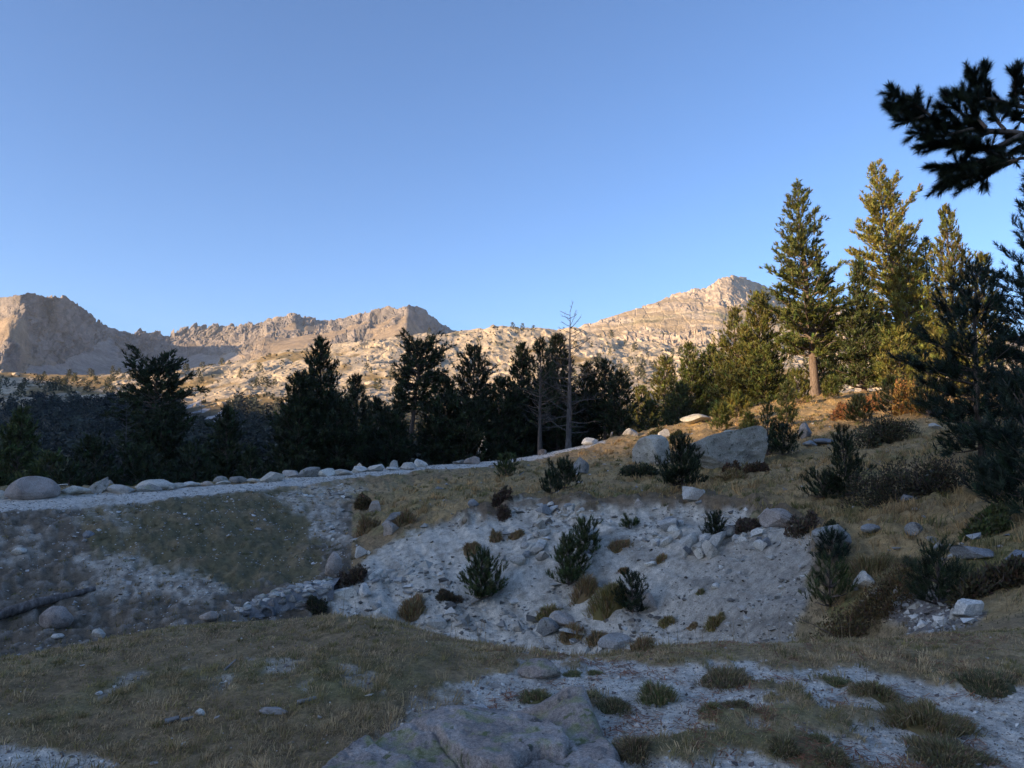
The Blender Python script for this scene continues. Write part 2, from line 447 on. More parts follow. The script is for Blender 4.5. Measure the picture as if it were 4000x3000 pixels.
def face_relief(X, Y, Z, PX, PY, amount, dist, rot, s, amp=(13, 8, 3.2)):
    """crags pushed out along the face: buttresses, blocks and ledges, returns the moved grid and two block randoms"""
    _, n = slope_of(X, Y, Z)
    n = np.where((n[..., 1:2] > 0), -n, n)
    A = (PX - 1106) * dist / FP; B = PY * dist / FP
    c_, s_ = math.cos(rot), math.sin(rot); A, B = A * c_ + B * s_, B * c_ - A * s_
    wob = fbm(A / 60, B / 60, 3, s)
    g = ridged(A / 46 + .5 * wob, B / 75, 4, s + 3) - .45
    b1, e1, i1 = slabs(A / 17 + .6 * wob, B / 24 + .3 * wob, s + 5, 1.1)
    b2, e2, i2 = slabs(A / 6.5, B / 9 + .4 * wob, s + 9, 1.2)
    d = amount * (amp[0] * g + amp[1] * (b1 - .5) - 2.2 * smooth(.10, 0, e1) + amp[2] * (b2 - .5))
    return X + n[..., 0] * d, Y + n[..., 1] * d, Z + n[..., 2] * d, i1, i2
mat_hill = mat_terrain('hillside_granite_and_grass', (0.05, 0.22, 0.9), 0.30, 0.5, 1.0)
mat_mount = mat_terrain('mountain_rock', (0.02, 0.09, 0.4), 0.30, 0.7, 4.0)

# --- rocky hillside across the valley (its foot carries the shaded wood)
colsA = [(-250, [(1150, 120), (1040, 210), (905, 390), (868, 450), (842, 530)]),
         (300, [(1150, 120), (1030, 210), (905, 390), (868, 440), (838, 530)]),
         (620, [(1150, 120), (1010, 210), (900, 360), (850, 430), (805, 540)]),
         (1000, [(1130, 120), (1000, 210), (900, 350), (840, 450), (770, 580)]),
         (1300, [(1100, 120), (980, 210), (890, 340), (830, 450), (780, 570)]),
         (1700, [(1050, 120), (960, 190), (880, 320), (830, 440), (790, 560)]),
         (2450, [(1000, 120), (930, 190), (860, 320), (830, 440), (800, 560)])]
crestA = [(-250, 806), (0, 806), (150, 812), (260, 806), (360, 806), (430, 792), (520, 782), (600, 766), (700, 748), (800, 734), (880, 728), (960, 716), (1010, 709), (1060, 706), (1100, 704), (1150, 710),
          (1200, 719), (1245, 718), (1300, 722), (1400, 742), (1500, 748), (1600, 758), (1750, 770), (1900, 780), (2450, 790)]
crestA_d = [(-250, 620), (0, 620), (430, 640), (700, 680), (980, 720), (1250, 700), (1500, 660), (2450, 650)]
X, Y, Z, PXg, PYg, S = far_grid(colsA, crestA, crestA_d, 900, 430, -250, 2450, back=(40, 1.2))
lg = smooth(150, 330, Y)
h0 = fbm(X / 90, Y / 90, 4, 5)
r1, e1, id1 = slabs(X / 26 + .6 * fbm(X / 40, Y / 40, 2, 3), Y / 60 + .6 * h0, 2, 1.0)
r2, e2, id2 = slabs(X / 9.5 + .4 * fbm(X / 20, Y / 20, 2, 13), Y / 24, 12, 1.2)
r3, e3, id3 = slabs(X / 4.6, Y / 11, 22, 1.2)
rocky = smooth(-.35, .25, fbm(X / 70 + 9, Y / 110, 3, 33) + .25 * (id1 - .5) + .25 * smooth(600, 1000, PXg) * smooth(900, 780, PYg))
rocky = rocky * smooth(890, 860, PYg + 14 * h0)
swell = fbm(X / 34, Y / 60, 4, 57)
Zd = Z + lg * (6 * h0 * smooth(200, 700, Y) + 5.0 * swell * rocky + rocky * ((r1 - .5) * 2.4 * smooth(250, 600, Y) + (r2 - .4) * 1.5 * smooth(0, .12, e2) + (r3 - .4) * .8 * smooth(0, .15, e3)) + 0.8 * fbm(X / 7, Y / 12, 3, 51))
sl, _ = slope_of(X, Y, Zd)
gran = np.array([.53, .415, .275]); gran2 = np.array([.38, .315, .225]); ochre = np.array([.29, .20, .085]); scrub = np.array([.10, .095, .05])
Ch = mixc(gran + 0 * X[..., None] * np.ones(3), gran2, smooth(.2, .9, id2 * .6 + id3 * .5))
gm = smooth(.45, .2, rocky + .25 * (r2 - .5) + .3 * sl)
Ch = mixc(Ch, ochre + 0 * Ch, np.clip(gm + .5 * smooth(.06, .0, e2) * (id3 > .3), 0, 1))
Ch = mixc(Ch, scrub + 0 * Ch, smooth(.25, .5, fbm(X / 22, Y / 40, 3, 71)) * .75)
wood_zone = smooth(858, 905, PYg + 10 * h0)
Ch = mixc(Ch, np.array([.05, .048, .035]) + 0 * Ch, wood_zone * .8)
outcrop = in_poly(PXg + 30 * h0, PYg + 14 * fbm(X / 15, Y / 15, 2, 9), [(395, 880), (440, 862), (490, 875), (480, 905), (440, 925), (400, 915)]) | in_poly(PXg + 20 * h0, PYg, [(190, 862), (255, 862), (250, 880), (195, 880)])
Ch = np.where((outcrop & (id3 > .45) & (id2 > .25))[..., None], np.array([.40, .38, .36]), Ch)
HX, HY, HZ = X, Y, Zd
H_PX, H_PY = PXg, PYg
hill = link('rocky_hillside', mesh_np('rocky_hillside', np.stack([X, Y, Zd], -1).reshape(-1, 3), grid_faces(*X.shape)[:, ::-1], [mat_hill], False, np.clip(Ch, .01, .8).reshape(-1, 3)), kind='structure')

# --- left peak, jagged ridge and the twin summits in the middle
crestB = [(-260, 636), (-100, 640), (0, 641), (50, 638), (62, 636), (72, 634), (90, 640), (105, 643), (112, 640), (120, 642), (135, 642), (150, 647), (180, 666), (205, 690), (235, 706), (260, 716), (283, 723), (293, 718), (300, 716),
          (310, 720), (330, 722), (345, 720), (352, 727), (365, 727), (375, 720), (400, 713), (430, 705), (450, 707), (470, 704), (490, 700), (505, 706), (520, 704), (528, 708), (540, 704), (548, 708), (560, 703), (580, 690),
          (600, 682), (620, 680), (640, 679), (660, 684), (690, 694), (720, 692), (740, 686), (790, 673), (850, 662), (885, 659), (905, 664), (925, 678), (950, 697), (975, 710), (1020, 730), (1100, 765)]
crestB_d = [(-260, 1700), (0, 1340), (45, 1300), (105, 1400), (112, 1370), (130, 1400), (180, 1600), (283, 1950), (362, 2150), (430, 2120), (520, 2000), (600, 1850), (640, 1830), (690, 1960), (740, 1880), (850, 1640),
            (882, 1600), (930, 1980), (975, 2300), (1100, 2600)]
colsB = [(-260, [(850, 1000), (790, 1300), (720, 1500)]), (-40, [(850, 1020), (790, 1150), (715, 1290)]), (-12, [(850, 1040), (790, 1110), (715, 1250)]), (18, [(850, 1070), (790, 1160), (715, 1215)]), (120, [(850, 1180), (795, 1330), (715, 1390)]),
         (200, [(850, 1250), (798, 1430), (745, 1540)]), (300, [(850, 1300), (800, 1520), (755, 1740)]), (400, [(850, 1300), (795, 1560), (760, 1850)]), (470, [(850, 1200), (785, 1480), (745, 1750)]), (560, [(850, 1150), (780, 1330), (730, 1600)]),
         (700, [(850, 1150), (770, 1280), (722, 1560)]), (860, [(850, 1100), (760, 1250), (708, 1440)]), (880, [(850, 1100), (755, 1230), (706, 1420)]), (975, [(850, 1100), (770, 1400), (735, 1900)]), (1100, [(850, 1100), (800, 1400), (780, 1800)])]
X, Y, Z, PXg, PYg, S = far_grid(colsB, crestB, crestB_d, 760, 300, -260, 1100, back=(70, 1.3), warp=26)
h0 = fbm(X / 160, Y / 160, 4, 5)
up = smooth(.55, .95, S); top = smooth(.7, 1.0, S)
rg = ridged(X / 110 + .5 * h0, Y / 170, 5, 15)
rg2 = ridged(X / 30, Y / 60, 4, 25)
r1, e1, id1 = slabs(X / 34 + .7 * fbm(X / 50, Y / 50, 2, 3), Y / 60, 2, 1.0)
r2, e2, id2 = slabs(X / 13, Y / 26, 12, 1.2)
left_lit = in_poly(PXg + 10 * h0, PYg, [(-300, 600), (42, 600), (40, 660), (20, 720), (-8, 800), (-20, 860), (-300, 860)])
crag = np.clip(smooth(-.15, .2, fbm(X / 120, Y / 200, 3, 37) + .5 * up - .12), 0, 1)
crag = np.maximum(crag, .62 * smooth(40, 80, PXg) * smooth(600, 520, PXg) * smooth(.3, .5, S))
crag = np.where(left_lit, crag * .6, crag)
smoothtop = in_poly(PXg, PYg, [(-300, 600), (40, 600), (25, 660), (-300, 690)])
scr = in_poly(PXg + 12 * fbm(X / 30, Y / 80, 3, 55), PYg + 8 * h0, [(60, 800), (150, 780), (215, 738), (245, 735), (260, 770), (330, 790), (400, 770), (440, 765), (520, 775), (560, 790), (560, 830), (0, 840)])
crag = np.where(scr, crag * .12, crag)
jag = smooth(270, 300, PXg) * smooth(575, 545, PXg) * top
Zd = Z + 14 * h0 * (1 - top) + crag * ((rg - .45) * 16 * (1 - .75 * top) + (rg2 - .4) * 3 * (1 - .4 * top))
Zd += jag * ((slabs(X / 11, Y / 90, 42, .4)[0] - .45) * 26 + (rg2 - .4) * 10)
Zd = np.where(smoothtop, Z + 5 * h0, Zd)
# talus gullies
Zd += np.where(scr, 1.5 * fbm(X / 14, Y / 60, 3, 65), 0)
X, Y, Zd, id1, id2 = face_relief(X, Y, Zd, PXg, PYg, np.where(smoothtop, .12, crag * (1 - .25 * top)), 1500, .55, 211, (11, 6, 2.2))
rockB = np.array([.25, .205, .165]); rockB2 = np.array([.14, .118, .10]); tan_ = np.array([.30, .22, .14]); talus = np.array([.33, .275, .23])
Ch = mixc(rockB + 0 * X[..., None] * np.ones(3), rockB2, smooth(.25, .85, .5 * id1 + .5 * id2))
Ch = mixc(Ch, tan_ + 0 * Ch, smooth(.55, .2, crag + .2 * (r2 - .5)))
Ch = mixc(Ch, talus + 0 * Ch, scr * .9)
pale_low = smooth(745, 775, PYg) * smooth(560, 700, PXg)
Ch = mixc(Ch, np.array([.46, .40, .32]) + 0 * Ch, pale_low * smooth(.3, .8, id1) * .8)
# two sheets: the left peak with the jagged ridge, and the twin summits
cut = int(np.searchsorted(PXg[0], 552))
for nm, a, b in (('left_mountain', 0, cut + 1), ('middle_mountain', cut, PXg.shape[1])):
    V = np.stack([X[:, a:b], Y[:, a:b], Zd[:, a:b]], -1)
    link(nm, mesh_np(nm, V.reshape(-1, 3), grid_faces(*V.shape[:2])[:, ::-1], [mat_mount], False, np.clip(Ch[:, a:b], .01, .8).reshape(-1, 3)), kind='structure')

# --- mountain on the right
crestC = [(1120, 790), (1200, 740), (1240, 712), (1260, 703), (1300, 691), (1350, 674), (1400, 660), (1450, 641), (1480, 628), (1500, 621), (1525, 624), (1540, 614), (1555, 604), (1580, 596), (1595, 598), (1612, 600), (1640, 612),
          (1680, 634), (1720, 650), (1790, 659), (1830, 664), (1900, 690), (2100, 720), (2450, 740)]
crestC_d = [(1120, 1350), (1260, 1400), (1500, 1480), (1580, 1500), (1640, 1600), (1720, 1750), (2450, 1900)]
colsC = [(1120, [(850, 850), (800, 1000), (780, 1150)]), (1300, [(850, 820), (770, 960), (725, 1150)]), (1550, [(850, 820), (760, 950), (685, 1180)]), (1700, [(850, 820), (760, 950), (700, 1250)]), (1850, [(850, 820), (770, 950), (720, 1250)]),
         (2450, [(850, 820), (800, 1000), (770, 1300)])]
X, Y, Z, PXg, PYg, S = far_grid(colsC, crestC, crestC_d, 620, 280, 1120, 2450, back=(70, 1.3))
h0 = fbm(X / 140, Y / 140, 4, 5)
# couloirs run down and to the left
rg = ridged((X * .8 + Y * .5) / 60, (Y * .8 - X * .5) / 260, 4, 15); rg2 = ridged(X / 26, Y / 60, 4, 25)
r1, e1, id1 = slabs(X / 24 + .6 * fbm(X / 40, Y / 40, 2, 3), Y / 46, 2, 1.0)
r2, e2, id2 = slabs(X / 10, Y / 22, 12, 1.2)
crag = smooth(-.05, .3, fbm((X + Y * .4) / 90, Y / 190, 3, 37) + .18 * smooth(.75, 1, S) + .2 * smooth(.45, .25, S))
topc = in_poly(PXg, PYg, [(1460, 640), (1500, 615), (1580, 585), (1660, 610), (1660, 650), (1540, 650)])
crag = np.clip(crag + .6 * topc, 0, 1)
top = smooth(.75, 1.0, S)
Zd = Z + 12 * h0 * (1 - top) + (rg - .5) * 4 * (1 - top) + crag * ((rg2 - .4) * 4 * (1 - .4 * top) + (r1 - .5) * 4 * (1 - .3 * top)) + .45 * fbm(X / 9, Y / 18, 3, 51)
X, Y, Zd, id1, id2 = face_relief(X, Y, Zd, PXg, PYg, (.25 + .75 * crag) * (1 - .3 * top), 1300, -.5, 311, (4.5, 3.2, 1.5))
rockC = np.array([.46, .355, .25]); tanC = np.array([.36, .27, .165]); grC = np.array([.21, .18, .075])
Ch = mixc(rockC + 0 * X[..., None] * np.ones(3), np.array([.30, .24, .18]), smooth(.3, .9, .5 * id1 + .5 * id2))
Ch = mixc(Ch, tanC + 0 * Ch, smooth(.5, .15, crag))
st = fbm((X * .8 + Y * .5) / 30, (Y * .8 - X * .5) / 130, 3, 91)
Ch = mixc(Ch, np.array([.48, .385, .28]) + 0 * Ch, smooth(.0, .35, st) * .7)
Ch = mixc(Ch, grC + 0 * Ch, smooth(.12, .35, fbm((X * .8 + Y * .5) / 60 + 7, (Y * .8 - X * .5) / 120, 3, 95)) * smooth(.25, .4, S) * smooth(.9, .7, S) * .8)
link('right_mountain', mesh_np('right_mountain', np.stack([X, Y, Zd], -1).reshape(-1, 3), grid_faces(*X.shape)[:, ::-1], [mat_mount], False, np.clip(Ch, .01, .8).reshape(-1, 3)), kind='structure')

# --- the ridge on the left, outside the picture, behind which the sun stands: unseen, its crest is shaped to put the hollow in shade
q = np.unique(np.concatenate([np.linspace(-700, 1750, 400), np.linspace(-20, 120, 160)]))
Hq = np.interp(q, [-700, -60, 0, 12, 19, 28, 40, 43.5, 46, 52, 56, 62, 72, 100, 250, 466, 700, 1200, 1750], [40, 30, 20, 17.5, 14, 8.5, 7.5, 16, 18, 17.5, 15.5, 11, 12, 15, 23, 31, 38, 30, 0])
D0 = 620.0
crz = Hq + D0 * TSUN
prof = [(-520, -.6), (-380, .1), (-250, .45), (-120, .78), (-40, .95), (0, 1.0), (40, .94), (140, .72), (280, .42), (420, .05), (520, -.4)]
RX, RY, RZ = [], [], []
for off, f in prof:
    d = -D0 - off
    nz_ = 10 * fbm(q / 60 + off * .02, q * 0 + off * .013, 3, 5) * (off != 0)
    RX.append(d * LX - q * LY); RY.append(d * LY + q * LX); RZ.append(np.where(f >= 0, crz * f, 60 * f) + nz_ - (0 if off == 0 else 4))
RX, RY, RZ = np.array(RX), np.array(RY), np.array(RZ)
Cr = np.ones(RX.shape + (3,)) * np.array([.13, .12, .08])
link('shading_ridge', mesh_np('shading_ridge', np.stack([RX, RY, RZ], -1).reshape(-1, 3), grid_faces(*RX.shape), [mat_mount], True, Cr.reshape(-1, 3)), kind='structure')
# ------------------------------------------------------------------ builders: rocks
import bmesh
_ico = {}
def ico(sub):
    if sub not in _ico:
        bm = bmesh.new(); bmesh.ops.create_icosphere(bm, subdivisions=sub, radius=1.0)
        bm.verts.ensure_lookup_table()
        V = np.array([v.co[:] for v in bm.verts]); T = np.array([[v.index for v in f.verts] for f in bm.faces])
        bm.free(); _ico[sub] = (V, T)
    return _ico[sub]
def n3(V, f, s):
    x, y, z = V[:, 0] * f, V[:, 1] * f, V[:, 2] * f
    return (perlin(x + .31 * z, y - .7 * z, s) + perlin(y + .5 * x + 7, z - .4 * x, s + 1) + perlin(z - .6 * y + 3, x + .3 * y, s + 2)) / 2.0
def rock_shape(seed, sub=3, cuts=9, rough=.07, taper=0.0, skew=0.0, sharp=(.28, .74)):
    """an angular stone scaled to the box x,y in -.5...5, z in -.22..1"""
    r = np.random.default_rng(seed)
    V, T = ico(sub); V = V.copy()
    for k in range(cuts):
        n = r.normal(size=3); n /= np.linalg.norm(n); d = r.uniform(*sharp)
        s = V @ n
        V = V - np.where(s > d, s - d, 0)[:, None] * n[None, :] * r.uniform(.85, 1)
    nrm = V / (np.linalg.norm(V, axis=1, keepdims=True) + 1e-9)
    V = V + nrm * (rough * n3(V, 2.0, seed % 97) + rough * .55 * n3(V, 5.5, seed % 89 + 11))[:, None]
    if sub >= 4: V = V + nrm * (rough * .22 * n3(V, 15, seed % 83 + 5))[:, None]
    V -= (V.max(0) + V.min(0)) / 2; V /= (V.max(0) - V.min(0))
    t = V[:, 2] + .5
    V[:, 0] = V[:, 0] * (1 - taper * t) + skew * t; V[:, 1] *= (1 - .5 * taper * t)
    V[:, 0] -= (V[:, 0].max() + V[:, 0].min()) / 2; V[:, 0] /= V[:, 0].max() - V[:, 0].min()
    V[:, 2] = t * 1.22 - .22
    return V, T

def mat_rock(name, base, dark, light, lichen=None, lichen_amt=.5, spots=.5, scale=1.0):
    m, nt, b = new_mat(name)
    tc = N(nt, 'ShaderNodeTexCoord').outputs['Object']
    oi = N(nt, 'ShaderNodeObjectInfo')
    ad = N(nt, 'ShaderNodeVectorMath', operation='ADD'); nt.links.new(tc, ad.inputs[0])
    sc = N(nt, 'ShaderNodeVectorMath', operation='SCALE'); sc.inputs['Scale'].default_value = 37.0
    cmb = N(nt, 'ShaderNodeCombineXYZ'); nt.links.new(oi.outputs['Random'], cmb.inputs[0]); nt.links.new(oi.outputs['Random'], cmb.inputs[1])
    nt.links.new(cmb.outputs[0], sc.inputs[0]); nt.links.new(sc.outputs[0], ad.inputs[1]); co = ad.outputs[0]
    n1 = noise_node(nt, co, 2.2 * scale, 6, .62); r1 = ramp(nt, [(.3, dark), (.52, base), (.72, light)]); nt.links.new(n1.outputs[0], r1.inputs[0])
    n2 = noise_node(nt, co, 38 * scale, 3, .7); r2 = ramp(nt, [(.33, (.62,) * 3), (.52, (1,) * 3), (.7, (1.25,) * 3)]); nt.links.new(n2.outputs[0], r2.inputs[0])
    c = mul_color(nt, r1.outputs[0], r2.outputs[0])
    n3_ = noise_node(nt, co, 9 * scale, 4, .6); r3 = ramp(nt, [(.60, (0,) * 3), (.66, (spots,) * 3)]); nt.links.new(n3_.outputs[0], r3.inputs[0])
    mx = N(nt, 'ShaderNodeMix', data_type='RGBA'); nt.links.new(r3.outputs[0], mx.inputs[0]); nt.links.new(c, mx.inputs[6]); mx.inputs[7].default_value = (.055, .052, .05, 1); c = mx.outputs[2]
    if lichen:
        n4 = noise_node(nt, co, 4.5 * scale, 5, .65); r4 = ramp(nt, [(.52, (0,) * 3), (.60, (lichen_amt,) * 3)]); nt.links.new(n4.outputs[0], r4.inputs[0])
        geo = N(nt, 'ShaderNodeNewGeometry'); sx = N(nt, 'ShaderNodeSeparateXYZ'); nt.links.new(geo.outputs['Normal'], sx.inputs[0])
        rz = ramp(nt, [(.35, (.25,) * 3), (.8, (1,) * 3)]); nt.links.new(sx.outputs[2], rz.inputs[0])
        mm = N(nt, 'ShaderNodeMath', operation='MULTIPLY'); nt.links.new(r4.outputs[0], mm.inputs[0]); nt.links.new(rz.outputs[0], mm.inputs[1])
        mx = N(nt, 'ShaderNodeMix', data_type='RGBA'); nt.links.new(mm.outputs[0], mx.inputs[0]); nt.links.new(c, mx.inputs[6]); mx.inputs[7].default_value = (*lichen, 1); c = mx.outputs[2]
    # every stone a little lighter or darker than the next
    rv = ramp(nt, [(0, (.78, .78, .80)), (1, (1.15, 1.12, 1.06))]); nt.links.new(oi.outputs['Random'], rv.inputs[0])
    c = mul_color(nt, c, rv.outputs[0])
    nt.links.new(c, b.inputs['Base Color']); b.inputs['Roughness'].default_value = .9
    bp = N(nt, 'ShaderNodeBump'); bp.inputs['Strength'].default_value = .55; bp.inputs['Distance'].default_value = .035 / scale
    ng = noise_node(nt, co, 150 * scale, 2, .6); rg_ = ramp(nt, [(.36, (.72,) * 3), (.5, (1,) * 3), (.64, (1.28,) * 3)]); nt.links.new(ng.outputs[0], rg_.inputs[0])
    c = mul_color(nt, c, rg_.outputs[0]); nt.links.new(c, b.inputs['Base Color'])
    hs = N(nt, 'ShaderNodeMath', operation='MULTIPLY_ADD'); hs.inputs[1].default_value = .35; nt.links.new(n2.outputs[0], hs.inputs[0]); nt.links.new(n3_.outputs[0], hs.inputs[2])
    nt.links.new(hs.outputs[0], bp.inputs['Height']); nt.links.new(bp.outputs[0], b.inputs['Normal'])
    return m
MR_pale = mat_rock('pale_granite', (.52, .49, .43), (.30, .275, .24), (.64, .61, .55), (.27, .28, .19), .35, .35)
MR_grey = mat_rock('grey_lichened_granite', (.34, .33, .30), (.18, .17, .155), (.46, .445, .41), (.22, .235, .12), .6, .8)
MR_pink = mat_rock('pinkish_granite', (.44, .38, .325), (.27, .225, .19), (.54, .485, .43), (.30, .27, .20), .3, .4)
MR_white = mat_rock('fresh_white_granite', (.63, .61, .55), (.42, .40, .355), (.72, .70, .65), None, 0, .15)
MR_slate = mat_rock('blue_grey_slate', (.26, .27, .275), (.16, .165, .17), (.36, .37, .37), None, 0, .2)
MR_front = mat_rock('weathered_granite', (.34, .285, .245), (.17, .145, .125), (.50, .455, .41), (.24, .27, .08), .45, .9, 1.5)
MR_lich = mat_rock('dark_lichen_granite', (.38, .365, .32), (.19, .18, .16), (.52, .50, .445), (.23, .255, .14), .7, .8, .8)
ROCK_MATS = dict(lich=MR_lich, pale=MR_pale, grey=MR_grey, pink=MR_pink, white=MR_white, slate=MR_slate, front=MR_front)
def boulder(box, mat, label, name='boulder', depth=None, seed=None, sub=3, taper=.1, skew=0., cuts=17, rough=.055, thick=.8, group=None, cat=None, broad=.62):
    x0, y0, x1, y1 = box
    cx = (x0 + x1) / 2
    p = hit(cx, y1 - 1) if depth is None else np.array([*P(cx, y1, depth)[:2], 0])
    w = (x1 - x0) * p[1] / FP
    y = p[1] + w * thick * .28 if depth is None else p[1]
    x = ray(cx, y1)[0] * y
    z = float(gz(x, y))
    top = CAMZ + float(ray(cx, y0)[1]) * y
    if depth is None: z = min(z, CAMZ + float(ray(cx, y1)[1]) * p[1] + .12 * w)
    h = max((top - z) * 1.14, .16 * w)
    w *= y / p[1] * 1.08
    seed = seed if seed is not None else int(abs(x0 * 31 + y0 * 17)) % 9973
    shp = (.55, .95) if cuts <= 6 else (.28, .74)
    def score(sd):      # broad near the top, broader still at the foot
        v, _ = rock_shape(sd, 2, cuts, rough, taper, skew, shp); t_ = v[v[:, 2] > .68][:, 0]; f_ = v[(v[:, 2] > .0) & (v[:, 2] < .3)][:, 0]
        return -abs((t_.max() - t_.min()) - broad) - 1.5 * max(0, .94 - (f_.max() - f_.min()))
    seed = max([seed + 101 * q for q in range(6)], key=score)
    V, T = rock_shape(seed, sub, cuts, rough, taper, skew, shp)
    V = V * np.array([w, w * thick, h])
    me = mesh_np(name, V, T, [ROCK_MATS[mat]], False)
    return link(name, me, None, (x, y, z), label, cat or ('boulder' if w > .45 else 'rock'), group)

def outcrop(box, label, n=11, tilt=.5, seed=None, mats=None):
    """bedrock broken into angular blocks along one set of joints"""
    x0, y0, x1, y1 = box; cx = (x0 + x1) / 2
    p = hit(cx, (y0 + y1) / 2); k = p[1] / FP
    W, Hh = (x1 - x0) * k, (y1 - y0) * k
    r = np.random.default_rng(seed or int(x0 * 13 + y0 * 7) % 9973)
    root = bpy.data.objects.new('rock_outcrop', None); col.objects.link(root); root.location = p; root['label'] = label; root['category'] = 'outcrop'
    az = r.uniform(-.5, .5)
    for q in range(n):
        px = r.uniform(x0, x1); py = y0 + (y1 - y0) * r.uniform(.1, 1) ; h_ = hit(px, py)
        s = max(W, Hh) * (.26 + .42 * r.uniform() ** 2)
        V, T = rock_shape(int(r.integers(9000)), 2, 18, .05, .05, 0, (.22, .62))
        V = V * np.array([s * r.uniform(.8, 1.5), s * r.uniform(.5, .9), s * r.uniform(.5, .95)])
        a = tilt + r.normal(0, .15); c_, s_ = math.cos(a), math.sin(a); V = np.stack([V[:, 0] * c_ - V[:, 2] * s_, V[:, 1], V[:, 0] * s_ + V[:, 2] * c_], -1)
        a = az + r.normal(0, .2); c_, s_ = math.cos(a), math.sin(a); V = np.stack([V[:, 0] * c_ - V[:, 1] * s_, V[:, 0] * s_ + V[:, 1] * c_, V[:, 2]], -1)
        link('block', mesh_np('block', V, T, [MR_white if r.uniform() < .6 else MR_pale if r.uniform() < .7 else MR_slate]), root, h_ - p + np.array([0, 0, .08 * s]))
    return root
# ------------------------------------------------------------------ builders: wood and needles
def tube(pts, rad, sides=6):
    pts = np.asarray(pts, float); rad = np.asarray(rad, float); n = len(pts)
    d = np.gradient(pts, axis=0); d /= np.linalg.norm(d, axis=1, keepdims=True) + 1e-9
    ref = np.where(np.abs(d[:, 2:3]) > .9, np.array([[1., 0, 0]]), np.array([[0, 0, 1.]]))
    u = np.cross(d, ref); u /= np.linalg.norm(u, axis=1, keepdims=True) + 1e-9
    v = np.cross(d, u)
    a = np.arange(sides) * 2 * np.pi / sides
    V = pts[:, None, :] + rad[:, None, None] * (np.cos(a)[None, :, None] * u[:, None, :] + np.sin(a)[None, :, None] * v[:, None, :])
    i = np.arange(n - 1)[:, None] * sides; j = np.arange(sides)[None, :]; k = (j + 1) % sides
    Q = np.stack([i + j, i + k, i + sides + k, i + sides + j], -1).reshape(-1, 4)
    return V.reshape(-1, 3), Q
class Acc:
    def __init__(s): s.V = []; s.F = []; s.n = 0
    def add(s, V, F):
        s.V.append(V); s.F.append(F + s.n); s.n += len(V)
    def get(s): return np.concatenate(s.V), np.concatenate(s.F)
def blades(pos, axis, length, width, nb, spread, r, along=.7, cols=None):
    """needle tufts: nb thin triangles round every shoot"""
    m = len(pos)
    axis = axis / (np.linalg.norm(axis, axis=1, keepdims=True) + 1e-9)
    ref = np.where(np.abs(axis[:, 2:3]) > .9, np.array([[1., 0, 0]]), np.array([[0, 0, 1.]]))
    u = np.cross(axis, ref); u /= np.linalg.norm(u, axis=1, keepdims=True); v = np.cross(axis, u)
    a = r.uniform(0, 2 * np.pi, (m, nb)); ph = r.uniform(spread[0], spread[1], (m, nb))
    L = length[:, None] * r.uniform(.7, 1.15, (m, nb))
    rad = np.cos(a)[..., None] * u[:, None] + np.sin(a)[..., None] * v[:, None]
    tan = -np.sin(a)[..., None] * u[:, None] + np.cos(a)[..., None] * v[:, None]
    d = np.cos(ph)[..., None] * axis[:, None] + np.sin(ph)[..., None] * rad
    b = pos[:, None] + axis[:, None] * (r.uniform(-.3, along, (m, nb)) * length[:, None])[..., None]
    w = width * r.uniform(.7, 1.3, (m, nb))[..., None] * .5
    V = np.stack([b - tan * w, b + tan * w, b + d * L[..., None]], 2).reshape(-1, 3)
    T = np.arange(m * nb * 3).reshape(-1, 3)
    C = None
    if cols is not None: C = np.repeat(cols, nb * 3, 0) * r.uniform(.8, 1.2, (m * nb, 1)).repeat(3, 0)
    return V, T, C

def mat_bark(name, a, b_, c_, scale=14):
    m, nt, b = new_mat(name)
    tc = N(nt, 'ShaderNodeTexCoord').outputs['Object']
    mp = N(nt, 'ShaderNodeMapping'); mp.inputs['Scale'].default_value = (1, 1, .28); nt.links.new(tc, mp.inputs[0])
    n = noise_node(nt, mp.outputs[0], scale, 6, .65); r = ramp(nt, [(.3, a), (.5, b_), (.72, c_)]); nt.links.new(n.outputs[0], r.inputs[0])
    nt.links.new(r.outputs[0], b.inputs['Base Color']); b.inputs['Roughness'].default_value = .9
    bp = N(nt, 'ShaderNodeBump'); bp.inputs['Strength'].default_value = .8; bp.inputs['Distance'].default_value = .04
    nt.links.new(n.outputs[0], bp.inputs['Height']); nt.links.new(bp.outputs[0], b.inputs['Normal'])
    return m
M_bark = mat_bark('pine_bark', (.07, .052, .042), (.16, .12, .095), (.27, .21, .17))
M_dead = mat_bark('weathered_dead_wood', (.16, .15, .14), (.30, .28, .26), (.42, .40, .38), 9)
M_snag = mat_bark('grey_snag_wood', (.045, .042, .04), (.09, .083, .078), (.17, .158, .15), 9)
M_log = mat_bark('rotting_log_wood', (.06, .05, .045), (.14, .12, .105), (.30, .28, .26), 9)
M_snagd = mat_bark('dark_snag_wood', (.03, .027, .024), (.06, .053, .048), (.11, .10, .09), 9)
M_needle = mat_blade('pine_needles', .55, .18)
M_leaf = mat_blade('shrub_leaves', .55, .2)
M_grass = mat_blade('grass_blades', .7, .3)

